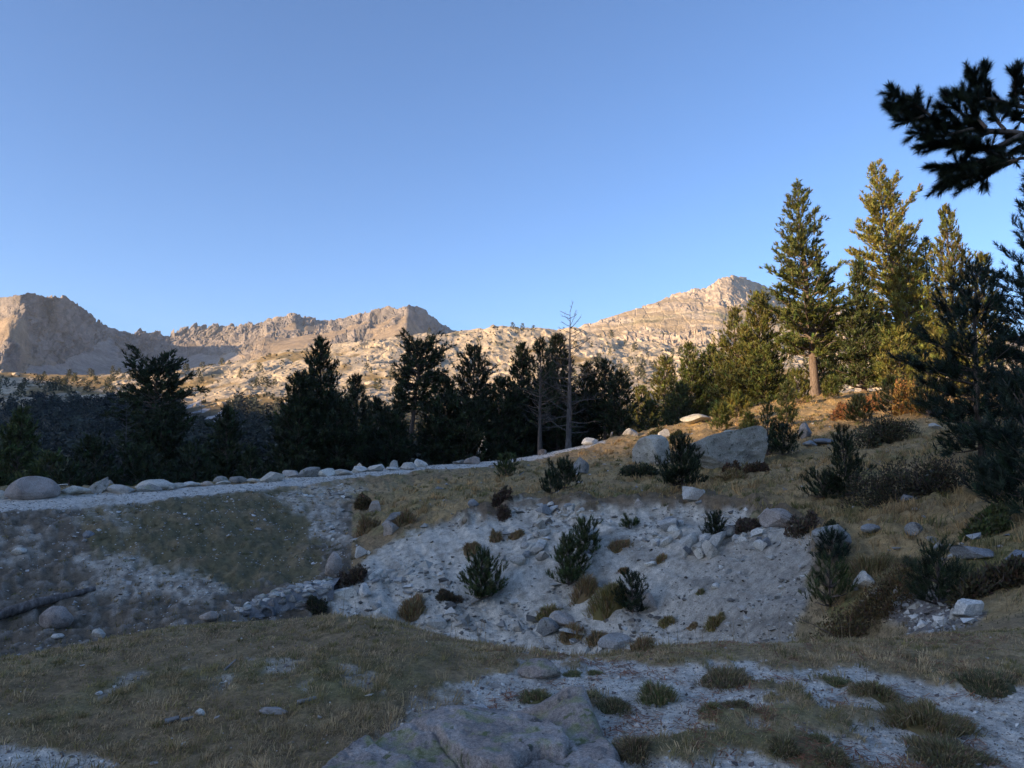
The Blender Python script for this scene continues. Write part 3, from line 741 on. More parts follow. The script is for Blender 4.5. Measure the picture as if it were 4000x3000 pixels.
CONE = [(0, .95), (.15, 1), (.4, .8), (.65, .52), (.85, .26), (1, .04)]
COLUMN = [(0, .75), (.2, 1), (.5, .92), (.75, .62), (.9, .32), (1, .05)]
UMBR = [(0, .45), (.25, .75), (.5, 1), (.8, .95), (.95, .6), (1, .3)]
OPEN = [(0, .8), (.3, 1), (.6, .8), (.85, .45), (1, .1)]
BUSH = [(0, .9), (.3, 1), (.7, .75), (1, .25)]
GREENS = {'dark': (.044, .054, .023), 'mid': (.082, .096, .032), 'olive': (.165, .16, .040), 'yellow': (.27, .25, .055), 'lit': (.125, .138, .036), 'blue': (.034, .048, .028)}  # lit, olive and yellow are brightened to carry sunlight in the colour
def pine(name, base, H, R, label, seed, shape=CONE, cb=.06, color='dark', dens=1.0, tuft=.30, nb=11, bw=.085, lean=(0, 0), trunk_r=None, droop=0.0, whorl=None, up=.5, cat='tree', group=None, gaps=0.0, bare=0, bl=.30, sub_sp=.20):
    r = np.random.default_rng(seed)
    root = bpy.data.objects.new(name, None); col.objects.link(root); root.location = base
    root.empty_display_size = .2
    root['label'] = label; root['category'] = cat
    if group: root['group'] = group
    tr = trunk_r or max(.018 * H, .02)
    nt_ = 14; t = np.linspace(0, 1, nt_)
    wob = np.cumsum(r.normal(0, .006 * H, (nt_, 2)), 0) * .6
    wob -= t[:, None] * wob[-1] * .7
    tp = np.zeros((nt_, 3)); tp[:, 0] = lean[0] * H * t ** 1.4 + wob[:, 0]; tp[:, 1] = lean[1] * H * t ** 1.4 + wob[:, 1]; tp[:, 2] = t * H - .12 * (1 - t)
    trd = tr * (1 - t) ** .8 + .006; trd[0] *= 1.35
    V, Q = tube(tp, trd, 8)
    link('trunk', mesh_np('trunk', V, Q, [M_bark], True), root)
    br = Acc(); tpos, taxis = [], []
    wsp = whorl or max(.26, H * .026)
    zc = cb * H; wi = 0
    hs = [a for a, b in shape]; rs = [b for a, b in shape]
    while zc < H * .985:
        f = (zc - cb * H) / (H * (1 - cb))
        Rl = R * np.interp(f, hs, rs)
        nbr = max(3, int(round((4 + 2 * (1 - f)) * dens ** .5)))
        a0 = r.uniform(0, 6.28)
        if r.uniform() < gaps: zc += wsp * r.uniform(.7, 1.3); continue
        for k in range(nbr):
            az = a0 + k * 6.283 / nbr + r.normal(0, .3)
            L = Rl * r.uniform(.5, 1.08)
            if r.uniform() < .12: L *= 1.3
            if L < .05: continue
            el = np.interp(f, [0, .5, 1], [.08 - droop, .42 - droop * .5, 1.0]) + r.normal(0, .13)
            p0 = np.array([np.interp(zc, tp[:, 2], tp[:, i]) for i in range(3)])
            m = 5; s = np.linspace(0, 1, m)
            hx, hy = math.cos(az), math.sin(az)
            out = L * s * math.cos(el); zz = L * (s * math.sin(el) + up * .35 * s ** 2.2)
            pts = p0 + np.stack([hx * out, hy * out, zz], -1) + r.normal(0, .02 * L, (m, 3)) * s[:, None]
            rb = max(.012, tr * .32 * min(1, L / max(R, .01)) * (1 - .5 * f))
            V, Q = tube(pts, rb * (1 - .85 * s) + .003, 4); br.add(V, Q)
            if f < 0 or r.uniform() < bare * (1 - f): continue
            # side twigs
            ns = max(2, int(L / sub_sp * dens))
            for q in range(ns + 1):
                sq = 1.0 if q == ns else r.uniform(.28, 1.0) if L > .5 else r.uniform(.1, 1.0)
                pb = np.array([np.interp(sq, s, pts[:, i]) for i in range(3)])
                sl = (0.18 + .34 * L * (1 - sq * .75)) * r.uniform(.6, 1.1)
                sl = min(sl, .9)
                da = az + (r.choice([-1, 1]) * r.uniform(.5, 1.15) if q < ns else r.normal(0, .2))
                de = el * .6 + up * .75 + r.normal(0, .22)
                dv = np.array([math.cos(da) * math.cos(de), math.sin(da) * math.cos(de), math.sin(de)])
                ntf = max(1, int(sl / (tuft * .62)))
                for w in range(ntf):
                    c = (w + 1) / ntf
                    tpos.append(pb + dv * sl * c + r.normal(0, tuft * .12, 3)); taxis.append(dv + np.array([0, 0, 1.1 * up]) + r.normal(0, .25, 3))
        zc += wsp * r.uniform(.75, 1.25); wi += 1
    # leader
    for w in range(3): tpos.append(tp[-1] - np.array([0, 0, tuft * .5 * w])); taxis.append(np.array([0, 0, 1.]) + r.normal(0, .15, 3))
    if br.n:
        V, Q = br.get(); link('branches', mesh_np('branches', V, Q, [M_bark], True), root)
    tpos = np.array(tpos); taxis = np.array(taxis)
    g = np.array(GREENS[color]); cols = g[None] * r.uniform(.65, 1.4, (len(tpos), 1)) * (1 + r.normal(0, .10, (len(tpos), 3)))
    V, T, Cc = blades(tpos, taxis, np.full(len(tpos), bl or tuft * .8), bw, nb, (.35, 1.15), r, .8, np.clip(cols, .004, .5))
    link('crown', mesh_np('crown', V, T, [M_needle], False, Cc), root)
    return root
def bare_tree(name, base, H, R, label, seed, cb=.2, lean=(0, 0), n=26, top_dense=True, mat=None, cat='dead tree', tr=None):
    r = np.random.default_rng(seed); mat = mat or M_snag
    root = bpy.data.objects.new(name, None); col.objects.link(root); root.location = base
    root['label'] = label; root['category'] = cat
    tr = tr or .02 * H
    t = np.linspace(0, 1, 14)
    wob = np.cumsum(r.normal(0, .0025 * H, (14, 2)), 0) * .6
    tp = np.stack([lean[0] * H * t + wob[:, 0], lean[1] * H * t + wob[:, 1], H * t - .2 * (1 - t)], -1)
    rd = tr * (1 - t) ** .9 + .008; rd[0] *= 1.3
    V, Q = tube(tp, rd, 8); link('trunk', mesh_np('trunk', V, Q, [mat], True), root)
    br = Acc()
    for k in range(n):
        f = cb + (1 - cb) * (k + r.uniform()) / n
        p0 = np.array([np.interp(f, t, tp[:, i]) for i in range(3)])
        az = k * 2.4 + r.normal(0, .4); L = R * (1 - .72 * f) * r.uniform(.5, 1.15) if (r.uniform() > .12 or f > .6) else R * r.uniform(.8, 1.2) * (1 - .5 * f)
        el = r.uniform(-.25, .35) + .6 * max(0, f - .5); m = 7; s = np.linspace(0, 1, m)
        out = L * s * math.cos(el); bend = r.uniform(.05, .4)
        pts = p0 + np.stack([math.cos(az) * out, math.sin(az) * out, L * (s * math.sin(el) + bend * s ** 2)], -1) + np.cumsum(r.normal(0, .03 * L, (m, 3)), 0) * s[:, None]
        V, Q = tube(pts, max(.012, tr * .17 * (1 - .55 * f)) * (1 - .85 * s) + .007, 4); br.add(V, Q)
        for q in range(int(3 + L * 3)):
            sq = r.uniform(.3, .95); pb = np.array([np.interp(sq, s, pts[:, i]) for i in range(3)])
            l2 = L * .35 * r.uniform(.4, 1.1); a2 = az + r.choice([-1, 1]) * r.uniform(.4, 1.1); e2 = el + r.normal(.2, .4)
            d2 = np.array([math.cos(a2) * math.cos(e2), math.sin(a2) * math.cos(e2), math.sin(e2)])
            s2 = np.linspace(0, 1, 4)[:, None]
            V, Q = tube(pb + d2 * l2 * s2 + np.array([0, 0, l2 * .25]) * s2 ** 2, np.array([.011, .009, .007, .005]), 3); br.add(V, Q)
    V, Q = br.get(); link('branches', mesh_np('branches', V, Q, [mat], True), root)
    return root

def tuft_clump(name, box, label, colr, cat='grass tussock', hscale=1.0, seed=None, nblade=420, width=None, droop=.75, depth=None, group=None, thick=.9, len_f=1.0, dome=.55):
    """a mound of bent grass blades filling the given box of the photo"""
    x0, y0, x1, y1 = box; cx = (x0 + x1) / 2
    p = hit(cx, y1 - 1) if depth is None else np.array([*P(cx, y1, depth)[:2], 0])
    W = (x1 - x0) * p[1] / FP; y = p[1] + W * thick * .35; x = ray(cx, y1)[0] * y; z = float(gz(x, y))
    top = CAMZ + float(ray(cx, y0)[1]) * y
    Hh = max(top - z, .25 * W) * hscale
    seed = seed if seed is not None else int(abs(x0 * 31 + y0 * 17)) % 9973
    r = np.random.default_rng(seed)
    a = r.uniform(0, 6.283, nblade); q = np.sqrt(r.uniform(0, 1, nblade)) * (1 + .30 * np.sin(a * 2 + seed) + .22 * np.sin(a * 3 + seed * 3) + .18 * np.sin(a * 5 + seed * 2)) * r.uniform(.75, 1.12, nblade)
    bx = q * np.cos(a) * W * .42; by = q * np.sin(a) * W * .42 * thick
    lump = .75 + .5 * fbm(bx / W * 3 + seed, by / W * 3, 2, 17)
    bz = gz(x + bx, y + by) - z + dome * Hh * (1 - q ** 2) * .62 * lump - .02
    L = (Hh * (1 - dome * .55)) * r.uniform(.45, 1.2, nblade) * len_f * lump + .03
    out = np.stack([np.cos(a + r.normal(0, .6, nblade)), np.sin(a + r.normal(0, .6, nblade))], -1) * (droop * (.4 + .8 * q) * r.uniform(.4, 1.3, nblade))[:, None]
    wd = width or max(.006, .0011 * p[1])
    V, T = curved_blades(np.stack([bx, by, bz], -1), L, out, wd, r)
    c = np.where(r.uniform(size=(nblade, 1)) < .3, np.array([[.40, .30, .165]]), np.array(colr)[None]) * r.uniform(.6, 1.35, (nblade, 1)) * (1 + r.normal(0, .09, (nblade, 3)))
    Cb = np.repeat(np.clip(c, .01, .6), 5, 0)
    # dark thatch core so that no ground shows through
    Vc, Tc = ico(2); Vc = Vc.copy()
    Vc = Vc * (1 + .18 * n3(Vc, 2.2, seed % 50))[:, None] * np.array([W * .42, W * .42 * thick, max(dome * Hh * .46, .015)])
    Vc[:, 2] += gz(x + Vc[:, 0], y + Vc[:, 1]) - z
    o = link(name, mesh_np(name, np.concatenate([V, Vc]), np.concatenate([T, Tc + len(V)]), [M_grass], False, np.concatenate([Cb, np.ones((len(Vc), 3)) * np.array(colr) * .8])), None, (x, y, z), label, cat, group)
    return o
def curved_blades(base, L, out, w, r):
    """five-point blades: base pair, bent middle pair, tip"""
    n = len(base); ang = r.uniform(0, 6.283, n); sx = np.stack([np.cos(ang), np.sin(ang), 0 * ang], -1) * (np.broadcast_to(np.asarray(w, float), (n,)) * .5)[:, None]
    up = np.array([0, 0, 1.])
    o3 = np.concatenate([out, np.zeros((n, 1))], 1)
    mid = base + (up * .6 + o3 * .38) * L[:, None]
    k = np.clip(np.linalg.norm(out, axis=1), 0, 1.6)
    tip = base + (up * (1 - .45 * k)[:, None] + o3) * L[:, None]
    V = np.stack([base - sx, base + sx, mid - sx * .7, mid + sx * .7, tip], 1).reshape(-1, 3)
    i = np.arange(n)[:, None] * 5
    T = np.concatenate([i + [0, 1, 3], i + [0, 3, 2], i + [2, 3, 4]], 0)
    return V, T
def shrub(name, box, label, colr, cat='shrub', seed=None, nleaf=2600, leaf=.04, depth=None, thick=.7, twig=(.09, .07, .06), group=None, lumps=5):
    """twigs with many small leaves spread through an uneven mound"""
    x0, y0, x1, y1 = box; cx = (x0 + x1) / 2
    p = hit(cx, y1 - 1) if depth is None else np.array([*P(cx, y1, depth)[:2], 0])
    W = (x1 - x0) * p[1] / FP; y = p[1] + W * thick * .3; x = ray(cx, y1)[0] * y; z = float(gz(x, y))
    Hh = max(CAMZ + float(ray(cx, y0)[1]) * y - z, .22 * W)
    seed = seed if seed is not None else int(abs(x0 * 31 + y0 * 17)) % 9973
    r = np.random.default_rng(seed)
    root = bpy.data.objects.new(name, None); col.objects.link(root); root.location = (x, y, z); root['label'] = label; root['category'] = cat
    if group: root['group'] = group
    leaf = max(leaf, .0016 * p[1] * 1.3)
    # lumps
    lx = r.uniform(-.34, .34, lumps) * W; ly = r.uniform(-.3, .3, lumps) * W * thick; lh = Hh * r.uniform(.6, 1.0, lumps); lh[r.integers(lumps)] = Hh; lr = W * r.uniform(.16, .30, lumps)
    k = r.integers(0, lumps, nleaf); a = r.uniform(0, 6.283, nleaf); cz = r.uniform(0, 1, nleaf); rr = r.uniform(.55, 1.02, nleaf)
    sn = np.sqrt(1 - cz ** 2)
    px_ = lx[k] + np.cos(a) * sn * lr[k] * rr; py_ = ly[k] + np.sin(a) * sn * lr[k] * rr * thick
    pz = gz(x + px_, y + py_) - z + cz * lh[k] * rr
    pos = np.stack([px_, py_, pz], -1)
    d = np.stack([np.cos(a) * sn, np.sin(a) * sn, cz + .5], -1) + r.normal(0, .5, (nleaf, 3)); d /= np.linalg.norm(d, axis=1, keepdims=True)
    e = np.cross(d, r.normal(size=(nleaf, 3))); e /= np.linalg.norm(e, axis=1, keepdims=True)
    sz = leaf * r.uniform(.6, 1.3, nleaf)[:, None]
    V = np.stack([pos - e * sz * .4, pos + e * sz * .4, pos + d * sz + e * sz * .25, pos + d * sz * 1.3 - e * sz * .1], 1).reshape(-1, 3)
    T = np.arange(nleaf * 4).reshape(-1, 4)
    c = np.array(colr)[None] * r.uniform(.5, 1.5, (nleaf, 1)) * (1 + r.normal(0, .12, (nleaf, 3)))
    link('foliage', mesh_np('foliage', V, T, [M_leaf], False, np.repeat(np.clip(c, .006, .5), 4, 0)), root)
    tw = Acc()
    for q in range(26):
        i = r.integers(lumps); b0 = np.array([lx[i] * .6, ly[i] * .6, gz(x + lx[i] * .6, y + ly[i] * .6) - z])
        aa = r.uniform(0, 6.28); e0 = r.uniform(.35, 1.4); l = lh[i] * r.uniform(.7, 1.08) / max(math.sin(e0), .5) * .9
        s = np.linspace(0, 1, 4)[:, None]
        pts = b0 + np.array([math.cos(aa) * math.cos(e0), math.sin(aa) * math.cos(e0) * thick, math.sin(e0)]) * l * s + r.normal(0, .03 * l, (4, 3)) * s
        Vt, Qt = tube(pts, np.array([.012, .010, .007, .004]), 3); tw.add(Vt, Qt)
    Vt, Qt = tw.get(); link('twigs', mesh_np('twigs', Vt, Qt, [M_bark], True), root)
    return root
# ------------------------------------------------------------------ boulders along the track (box in the photo, stone, label)
TRACK = 'boulders lining the gravel track'
for box, mt, lab, kw in [
    ((-12, 1061, 15, 1079), 'pale', 'small pale boulder cut by the left picture edge beside the track', {}),
    ((18, 1034, 123, 1080), 'pink', 'large smooth domed boulder, leftmost big stone beside the track', dict(taper=.3, sub=4, cuts=5, rough=.05)),
    ((112, 1049, 142, 1066), 'pale', 'flat pale boulder tucked behind the large domed boulder', dict(depth=31.5)),
    ((139, 1050, 189, 1071), 'pale', 'low angular boulder between the domed boulder and the pointed wedge', {}),
    ((188, 1034, 231, 1069), 'grey', 'pointed wedge-shaped grey boulder standing beside the track', dict(taper=.75, skew=.45, cuts=12, thick=.6, broad=.3)),
    ((227, 1039, 245, 1060), 'pink', 'narrow upright stone right behind the pointed wedge boulder', dict(depth=31.5)),
    ((232, 1048, 286, 1067), 'white', 'white peaked boulder just right of the pointed wedge', dict(taper=.45, cuts=12)),
    ((294, 1038, 372, 1060), 'pale', 'long low pale boulder, widest right of the white peaked one', dict(cuts=6)),
    ((304, 1046, 350, 1063), 'grey', 'greenish lichened boulder in front of the long low one', {}),
    ((356, 1048, 377, 1061), 'pale', 'small block at the right end of the long low boulder', {}),
    ((369, 1044, 402, 1056), 'pale', 'low rounded pale boulder, right of the long low one', dict(cuts=5)),
    ((397, 1041, 437, 1053), 'white', 'flat white slab boulder on the far track edge', {}),
    ((434, 1040, 460, 1051), 'pink', 'small rounded pinkish boulder on the far track edge', dict(cuts=5)),
    ((461, 1030, 491, 1044), 'grey', 'mossy green-grey boulder behind the far track edge', dict(cuts=5)),
    ((466, 1039, 497, 1048), 'pale', 'low pale stone in front of the mossy boulder', {}),
    ((496, 1030, 532, 1045), 'grey', 'dark domed boulder right of the mossy one', dict(cuts=5)),
    ((531, 1034, 568, 1044), 'pale', 'flat pale boulder before the dark gap in the trees', {}),
    ((566, 1021, 615, 1042), 'pale', 'smooth sloping pale boulder at the foot of the dense dark pine', dict(skew=.3, cuts=6)),
    ((610, 1017, 651, 1032), 'pale', 'broad pale boulder left of the dark angular one', {}),
    ((648, 1011, 690, 1032), 'grey', 'dark angular greenish boulder in the pale row', dict(taper=.0, cuts=12)),
    ((686, 1013, 722, 1030), 'white', 'white boulder just right of the dark angular one', dict(skew=.2)),
    ((724, 1015, 760, 1028), 'pale', 'low wide white boulder under the dark trees', {}),
    ((762, 1008, 793, 1022), 'white', 'block of two-tiered white stone on the track edge', {}),
    ((770, 1002, 788, 1012), 'pale', 'small stone resting on the two-tiered white block', dict(depth=38.6)),
    ((791, 1004, 829, 1020), 'white', 'rounded white boulder with a steep right side', dict(taper=.3)),
    ((834, 1009, 861, 1017), 'white', 'flat white stone low beside the track', {}),
    ((841, 996, 861, 1013), 'grey', 'upright green-grey stone behind a flat white stone', dict(depth=41.5, taper=.4)),
    ((864, 1000, 899, 1016), 'pale', 'pale boulder right of the upright green-grey stone', {}),
    ((896, 993, 923, 1010), 'white', 'white humped boulder left of the big squarish one', dict(taper=.35)),
    ((929, 981, 980, 1005), 'pale', 'big squarish boulder in the centre of the row', dict(sub=4, cuts=10)),
    ((983, 973, 1008, 996), 'pink', 'tall pointed boulder right of the big squarish one', dict(taper=.6, cuts=10)),
    ((976, 994, 1008, 1004), 'grey', 'low grey stone in front of the tall pointed boulder', {}),
    ((1002, 987, 1036, 1004), 'pink', 'slanting pinkish boulder right of the tall pointed one', dict(skew=.25)),
    ((1029, 970, 1066, 996), 'white', 'white two-humped boulder near the top of the row', dict(taper=.3)),
    ((1066, 959, 1125, 991), 'pale', 'long large pale boulder where the track narrows', dict(sub=4, taper=.35, cuts=7)),
    ((1150, 963, 1173, 979), 'pale', 'small boulder left of the fallen log end', {}),
    ((1183, 953, 1212, 972), 'pale', 'pale boulder above the dark fallen log', {}),
    ((1210, 944, 1250, 962), 'pink', 'buff boulder at the foot of the bare dead tree', {}),
    ((1257, 947, 1291, 962), 'white', 'white block beside the pale fallen trunk', {}),
    ((1276, 933, 1316, 952), 'pale', 'broad domed boulder right of the dead tree', dict(cuts=6)),
    ((1346, 927, 1376, 943), 'pale', 'lone pale boulder at the end of the row', {}),
    ((1421, 929, 1447, 948), 'pale', 'angular white-grey boulder on the orange grass', {}),
]:
    boulder(box, mt, lab, group=TRACK, **kw)
# big stones on the terrace and slope
for box, mt, lab, kw in [
    ((1371, 947, 1443, 1006), 'lich', 'squarish lichened boulder left of the huge grey boulder', dict(sub=4, taper=.12, cuts=10, rough=.06)),
    ((1457, 931, 1650, 1012), 'lich', 'huge grey lichen-covered boulder on the grassy terrace', dict(sub=5, taper=.22, skew=.1, cuts=12, rough=.06, thick=.55, seed=44, broad=.66)),
    ((1472, 896, 1533, 919), 'lich', 'grey boulder at the edge of the wood above the orange grass', dict(cuts=6)),
    ((1236, 991, 1272, 1022), 'grey', 'pale green peaked stone alone on the grassy terrace', dict(taper=.6)),
    ((1475, 1054, 1523, 1087), 'pale', 'lichened block below the young pine on the terrace edge', dict(sub=4, cuts=12)),
    ((1637, 1100, 1664, 1129), 'pink', 'brown upright block at the lip of the gravel bank', dict(cuts=10)),
    ((1646, 1103, 1713, 1141), 'pink', 'overhanging rounded boulder at the lip of the gravel bank', dict(sub=4, taper=.0, cuts=5)),
    ((1760, 1138, 1840, 1190), 'grey', 'big grey boulder capped with a dark plant, right end of the bank', dict(sub=4, cuts=7)),
    ((1863, 1133, 1908, 1156), 'slate', 'blue-grey flat boulder in the tall grass', dict(cuts=6)),
    ((1958, 1131, 1992, 1160), 'grey', 'green-grey rounded boulder half hidden in tall grass', dict(cuts=6)),
    ((2002, 1019, 2026, 1056), 'grey', 'upright standing stone before the dark heath shrub', dict(taper=.2, thick=.9)),
    ((1944, 1069, 1982, 1087), 'slate', 'blue-grey split stone below the dark heath shrub', {}),
    ((2069, 1180, 2160, 1211), 'slate', 'long low boulder with green lichen near the right edge', dict(sub=4, cuts=8)),
    ((2180, 1193, 2250, 1222), 'slate', 'lichened boulder cut by the right picture edge', {}),
    ((1845, 1238, 1896, 1276), 'pale', 'wedge of pale granite jutting from the bare earth', dict(sub=4, taper=-.2, cuts=12)),
    ((1925, 1271, 1956, 1305), 'pale', 'triangular pale stone left of the dark pine bush', dict(taper=.5)),
    ((2063, 1298, 2116, 1338), 'white', 'slanting white block on the stony path', dict(sub=4, taper=.0, skew=-.2, cuts=12)),
    ((2053, 1316, 2071, 1342), 'pale', 'small pale stone leaning left of the slanting white block', {}),
    ((2144, 1317, 2262, 1392), 'lich', 'big lichened boulder at the lower right picture edge', dict(sub=4, taper=.3, cuts=6)),
    ((1727, 917, 1753, 948), 'slate', 'rounded blue-grey boulder among small pines on the slope', dict(cuts=5)),
    ((1737, 952, 1763, 966), 'slate', 'low blue stone right of the small pines', {}),
    ((1757, 948, 1800, 962), 'slate', 'flat blue stone in the grass below the lit slope', dict(cuts=6)),
    ((2006, 915, 2033, 928), 'pale', 'small pale stone on the shaded slope beneath the dark pine', {}),
    # around the bank
    ((798, 1084, 823, 1106), 'pink', 'pale block among brown tussocks above the bank', dict(cuts=12)),
    ((826, 1108, 876, 1142), 'slate', 'tilted grey slab above the gravel bank', dict(cuts=12, skew=.2, thick=.6)),
    ((829, 1128, 861, 1157), 'pink', 'brown broken block under the tilted grey slab', dict(taper=-.3, cuts=12)),
    ((1011, 1080, 1035, 1094), 'slate', 'smooth grey stone lying on the bank top', dict(cuts=4)),
    ((768, 1180, 793, 1205), 'white', 'square white block at the left side of the bank', dict(cuts=12, taper=0)),
    ((791, 1190, 800, 1199), 'white', 'small round white stone beside the square white block', {}),
    ((703, 1198, 738, 1244), 'pink', 'buff upright rock above the masonry wall', dict(taper=.2, cuts=10)),
    ((720, 1269, 771, 1295), 'white', 'wide white block right of the masonry wall', dict(cuts=12, taper=0)),
    ((776, 1263, 801, 1292), 'white', 'angular white block standing in the rubble', dict(cuts=12)),
    ((807, 1315, 861, 1350), 'pale', 'broad buff boulder at the knoll edge left of a tussock', dict(cuts=7)),
    ((922, 1335, 965, 1364), 'pale', 'pinkish boulder sunk in gravel near the knoll edge', {}),
    ((987, 1338, 1008, 1356), 'pale', 'round stone peeping over the knoll edge', dict(cuts=4)),
    ((1393, 1213, 1418, 1228), 'white', 'white block in the middle of the bank', dict(cuts=12)),
    ((1536, 1260, 1559, 1275), 'white', 'white slab on the brown part of the bank', dict(cuts=12, skew=.2)),
    ((1389, 1286, 1420, 1326), 'pink', 'pinkish upright rock right of the big tussock', dict(taper=.3)),
    ((1390, 1278, 1406, 1290), 'white', 'white stone lying on the pinkish upright rock', dict(depth=float(hit(1404, 1325)[1]) + .1)),
    ((1566, 1136, 1600, 1160), 'grey', 'dark split rock right of the seedling pine', dict(cuts=14)),
    ((1506, 1140, 1534, 1166), 'grey', 'dark-sided rock left of the seedling pine', dict(cuts=14)),
    ((1370, 1078, 1392, 1100), 'pink', 'pinkish pointed rock on the bank lip', dict(taper=.5)),
    ((1187, 1325, 1243, 1360), 'pink', 'buff layered rock in the gravel below the small pines', dict(cuts=10)),
    ((1160, 1338, 1208, 1376), 'grey', 'grey boulder peeping over the knoll left of the layered rock', dict(cuts=8)),
    ((1108, 1344, 1131, 1372), 'pale', 'small pale boulder at the left of the knoll-edge group', dict(taper=.4)),
    ((1209, 1358, 1270, 1378), 'pale', 'long flat boulder at the knoll edge', dict(cuts=8)),
    ((1294, 1374, 1368, 1408), 'pale', 'pale sloping boulder behind the knoll edge tussock', dict(sub=4, taper=.5, cuts=8)),
    # left hollow
    ((89, 1314, 154, 1362), 'pink', 'big rounded egg-like boulder below the fallen log', dict(sub=4, cuts=4, rough=.04, taper=.1)),
    ((109, 1369, 136, 1383), 'pale', 'small flat stone below the egg-like boulder', dict(cuts=5)),
    ((199, 1361, 226, 1378), 'pale', 'small angular stone in the bottom of the hollow', {}),
    ((180, 1148, 202, 1165), 'slate', 'grey stone on the slope beneath the track', dict(cuts=6)),
    ((28, 1184, 56, 1200), 'pale', 'pale stone on the slope near the left edge', dict(cuts=5)),
    ((432, 1322, 470, 1345), 'pink', 'lump of grey rock left of the masonry wall', dict(cuts=5)),
]:
    boulder(box, mt, lab, **kw)
# broken bedrock showing in the bank
for box, lab, n in [
    ((798, 1240, 828, 1267), 'pale cracked rock above the rubble', 9),
    ((826, 1242, 854, 1262), 'pale cracked rock right of its twin above the rubble', 9),
    ((1487, 1168, 1558, 1216), 'large fractured white outcrop below the bank lip', 13),
    ((1414, 1140, 1450, 1182), 'cracked white outcrop, left of the large fractured one', 9),
    ((1448, 1115, 1477, 1165), 'tall cracked white outcrop under the bank lip', 9),
    ((1575, 1159, 1608, 1179), 'flat white block right of the fractured outcrop', 9),
    ((1256, 1150, 1292, 1216), 'pale outcrop behind the upper pine on the bank', 9),
    ((1160, 1088, 1201, 1120), 'white fractured outcrop at the bank top left of centre', 9),
    ((1140, 1130, 1180, 1170), 'broken white bedrock in the upper left of the bank', 9),
    ((1122, 1175, 1176, 1225), 'broad pale bedrock patch left of the pair of small pines', 13),
    ((1230, 1100, 1262, 1124), 'pale shattered rock at the bank top', 9),
    ((1630, 1152, 1660, 1190), 'pale outcrop near the right end of the bank', 9),
]:
    outcrop(box, lab, n - 3)
# foreground
def front_boulder():
    outl = [(640, 1720), (700, 1655), (800, 1606), (900, 1568), (960, 1554), (1050, 1556), (1130, 1552), (1200, 1546), (1250, 1534), (1285, 1548), (1305, 1592), (1350, 1650), (1380, 1720)]
    pl = []
    for a, b in outl:
        u, v = ray(a, b); y = -CAMZ / float(v); pl.append((float(u) * y, y))
    pl += [(.75, 2.9), (-1.4, 2.9)]
    pl = np.array(pl)
    nx, ny = 300, 230
    X_, Y_ = np.meshgrid(np.linspace(-1.45, .95, nx), np.linspace(2.85, 4.75, ny))
    ins = in_poly(X_, Y_, pl); dm = np.full(X_.shape, 9.)
    for k in range(len(pl)):
        a, b = pl[k], pl[(k + 1) % len(pl)]; ab = b - a
        t = np.clip(((X_ - a[0]) * ab[0] + (Y_ - a[1]) * ab[1]) / (ab @ ab), 0, 1)
        dm = np.minimum(dm, np.hypot(X_ - a[0] - t * ab[0], Y_ - a[1] - t * ab[1]))
    sd = np.where(ins, dm, -dm) + .035 * fbm(X_ * 5, Y_ * 5, 3, 501)
    g1, e1, i1 = slabs(X_ * 1.5 + .4 * fbm(X_ * 2, Y_ * 2, 2, 503), Y_ * 2.0 + X_ * .5, 511, 1.1)
    g2, e2, i2 = slabs(X_ * 6 + .4 * fbm(X_ * 5, Y_ * 5, 2, 505), Y_ * 7, 521, 1.1)
    xp, yp = float(ray(1240, 1534)[0]) * 4.45, 4.42
    top = .07 + .11 * np.exp(-((X_ - xp) / .17) ** 2 - ((Y_ - yp) / .22) ** 2) + .05 * np.exp(-((X_ + .30) / .3) ** 2 - ((Y_ - 4.3) / .25) ** 2) + .03 * (X_ + .2)
    top += .085 * (g1 - .5) + .016 * (g2 - .5) * smooth(0, .12, e2) + .03 * fbm(X_ * 3, Y_ * 3, 4, 531) + .012 * fbm(X_ * 14, Y_ * 14, 3, 541) - .016 * smooth(.07, 0, e1)
    Zf = np.where(sd > 0, 1, 1) * (-.16 + (np.maximum(top, .02) + .16) * smooth(-.045, .075, sd) ** .75)
    o = np.array([-.3, 3.9, 0.])
    V = np.stack([X_, Y_, Zf + gz(X_, Y_) * .5], -1).reshape(-1, 3) - o
    link('boulder', mesh_np('boulder', V, grid_faces(ny, nx), [MR_front], True), None, o, 'broad weathered granite boulder in the foreground with yellow-green lichen', 'boulder')
front_boulder()
boulder((1006, 1525, 1059, 1546), 'slate', 'flat blue-grey stone lying behind the foreground boulder', cuts=5, name='flat_stone')
boulder((1122, 1428, 1208, 1468), 'front', 'half-buried boulder in the foreground gravel', sub=4, cuts=6, taper=.2)
boulder((206, 1494, 221, 1503), 'white', 'small white stone lying in the left foreground turf', name='stone')
boulder((422, 1533, 441, 1549), 'white', 'pale chunky stone in the foreground turf beside a stick', name='stone')
boulder((390, 1604, 402, 1614), 'white', 'little white stone near the lower left gravel patch', name='stone')
boulder((2092, 1560, 2106, 1572), 'pale', 'little pale stone by the big foreground tuft', name='stone')

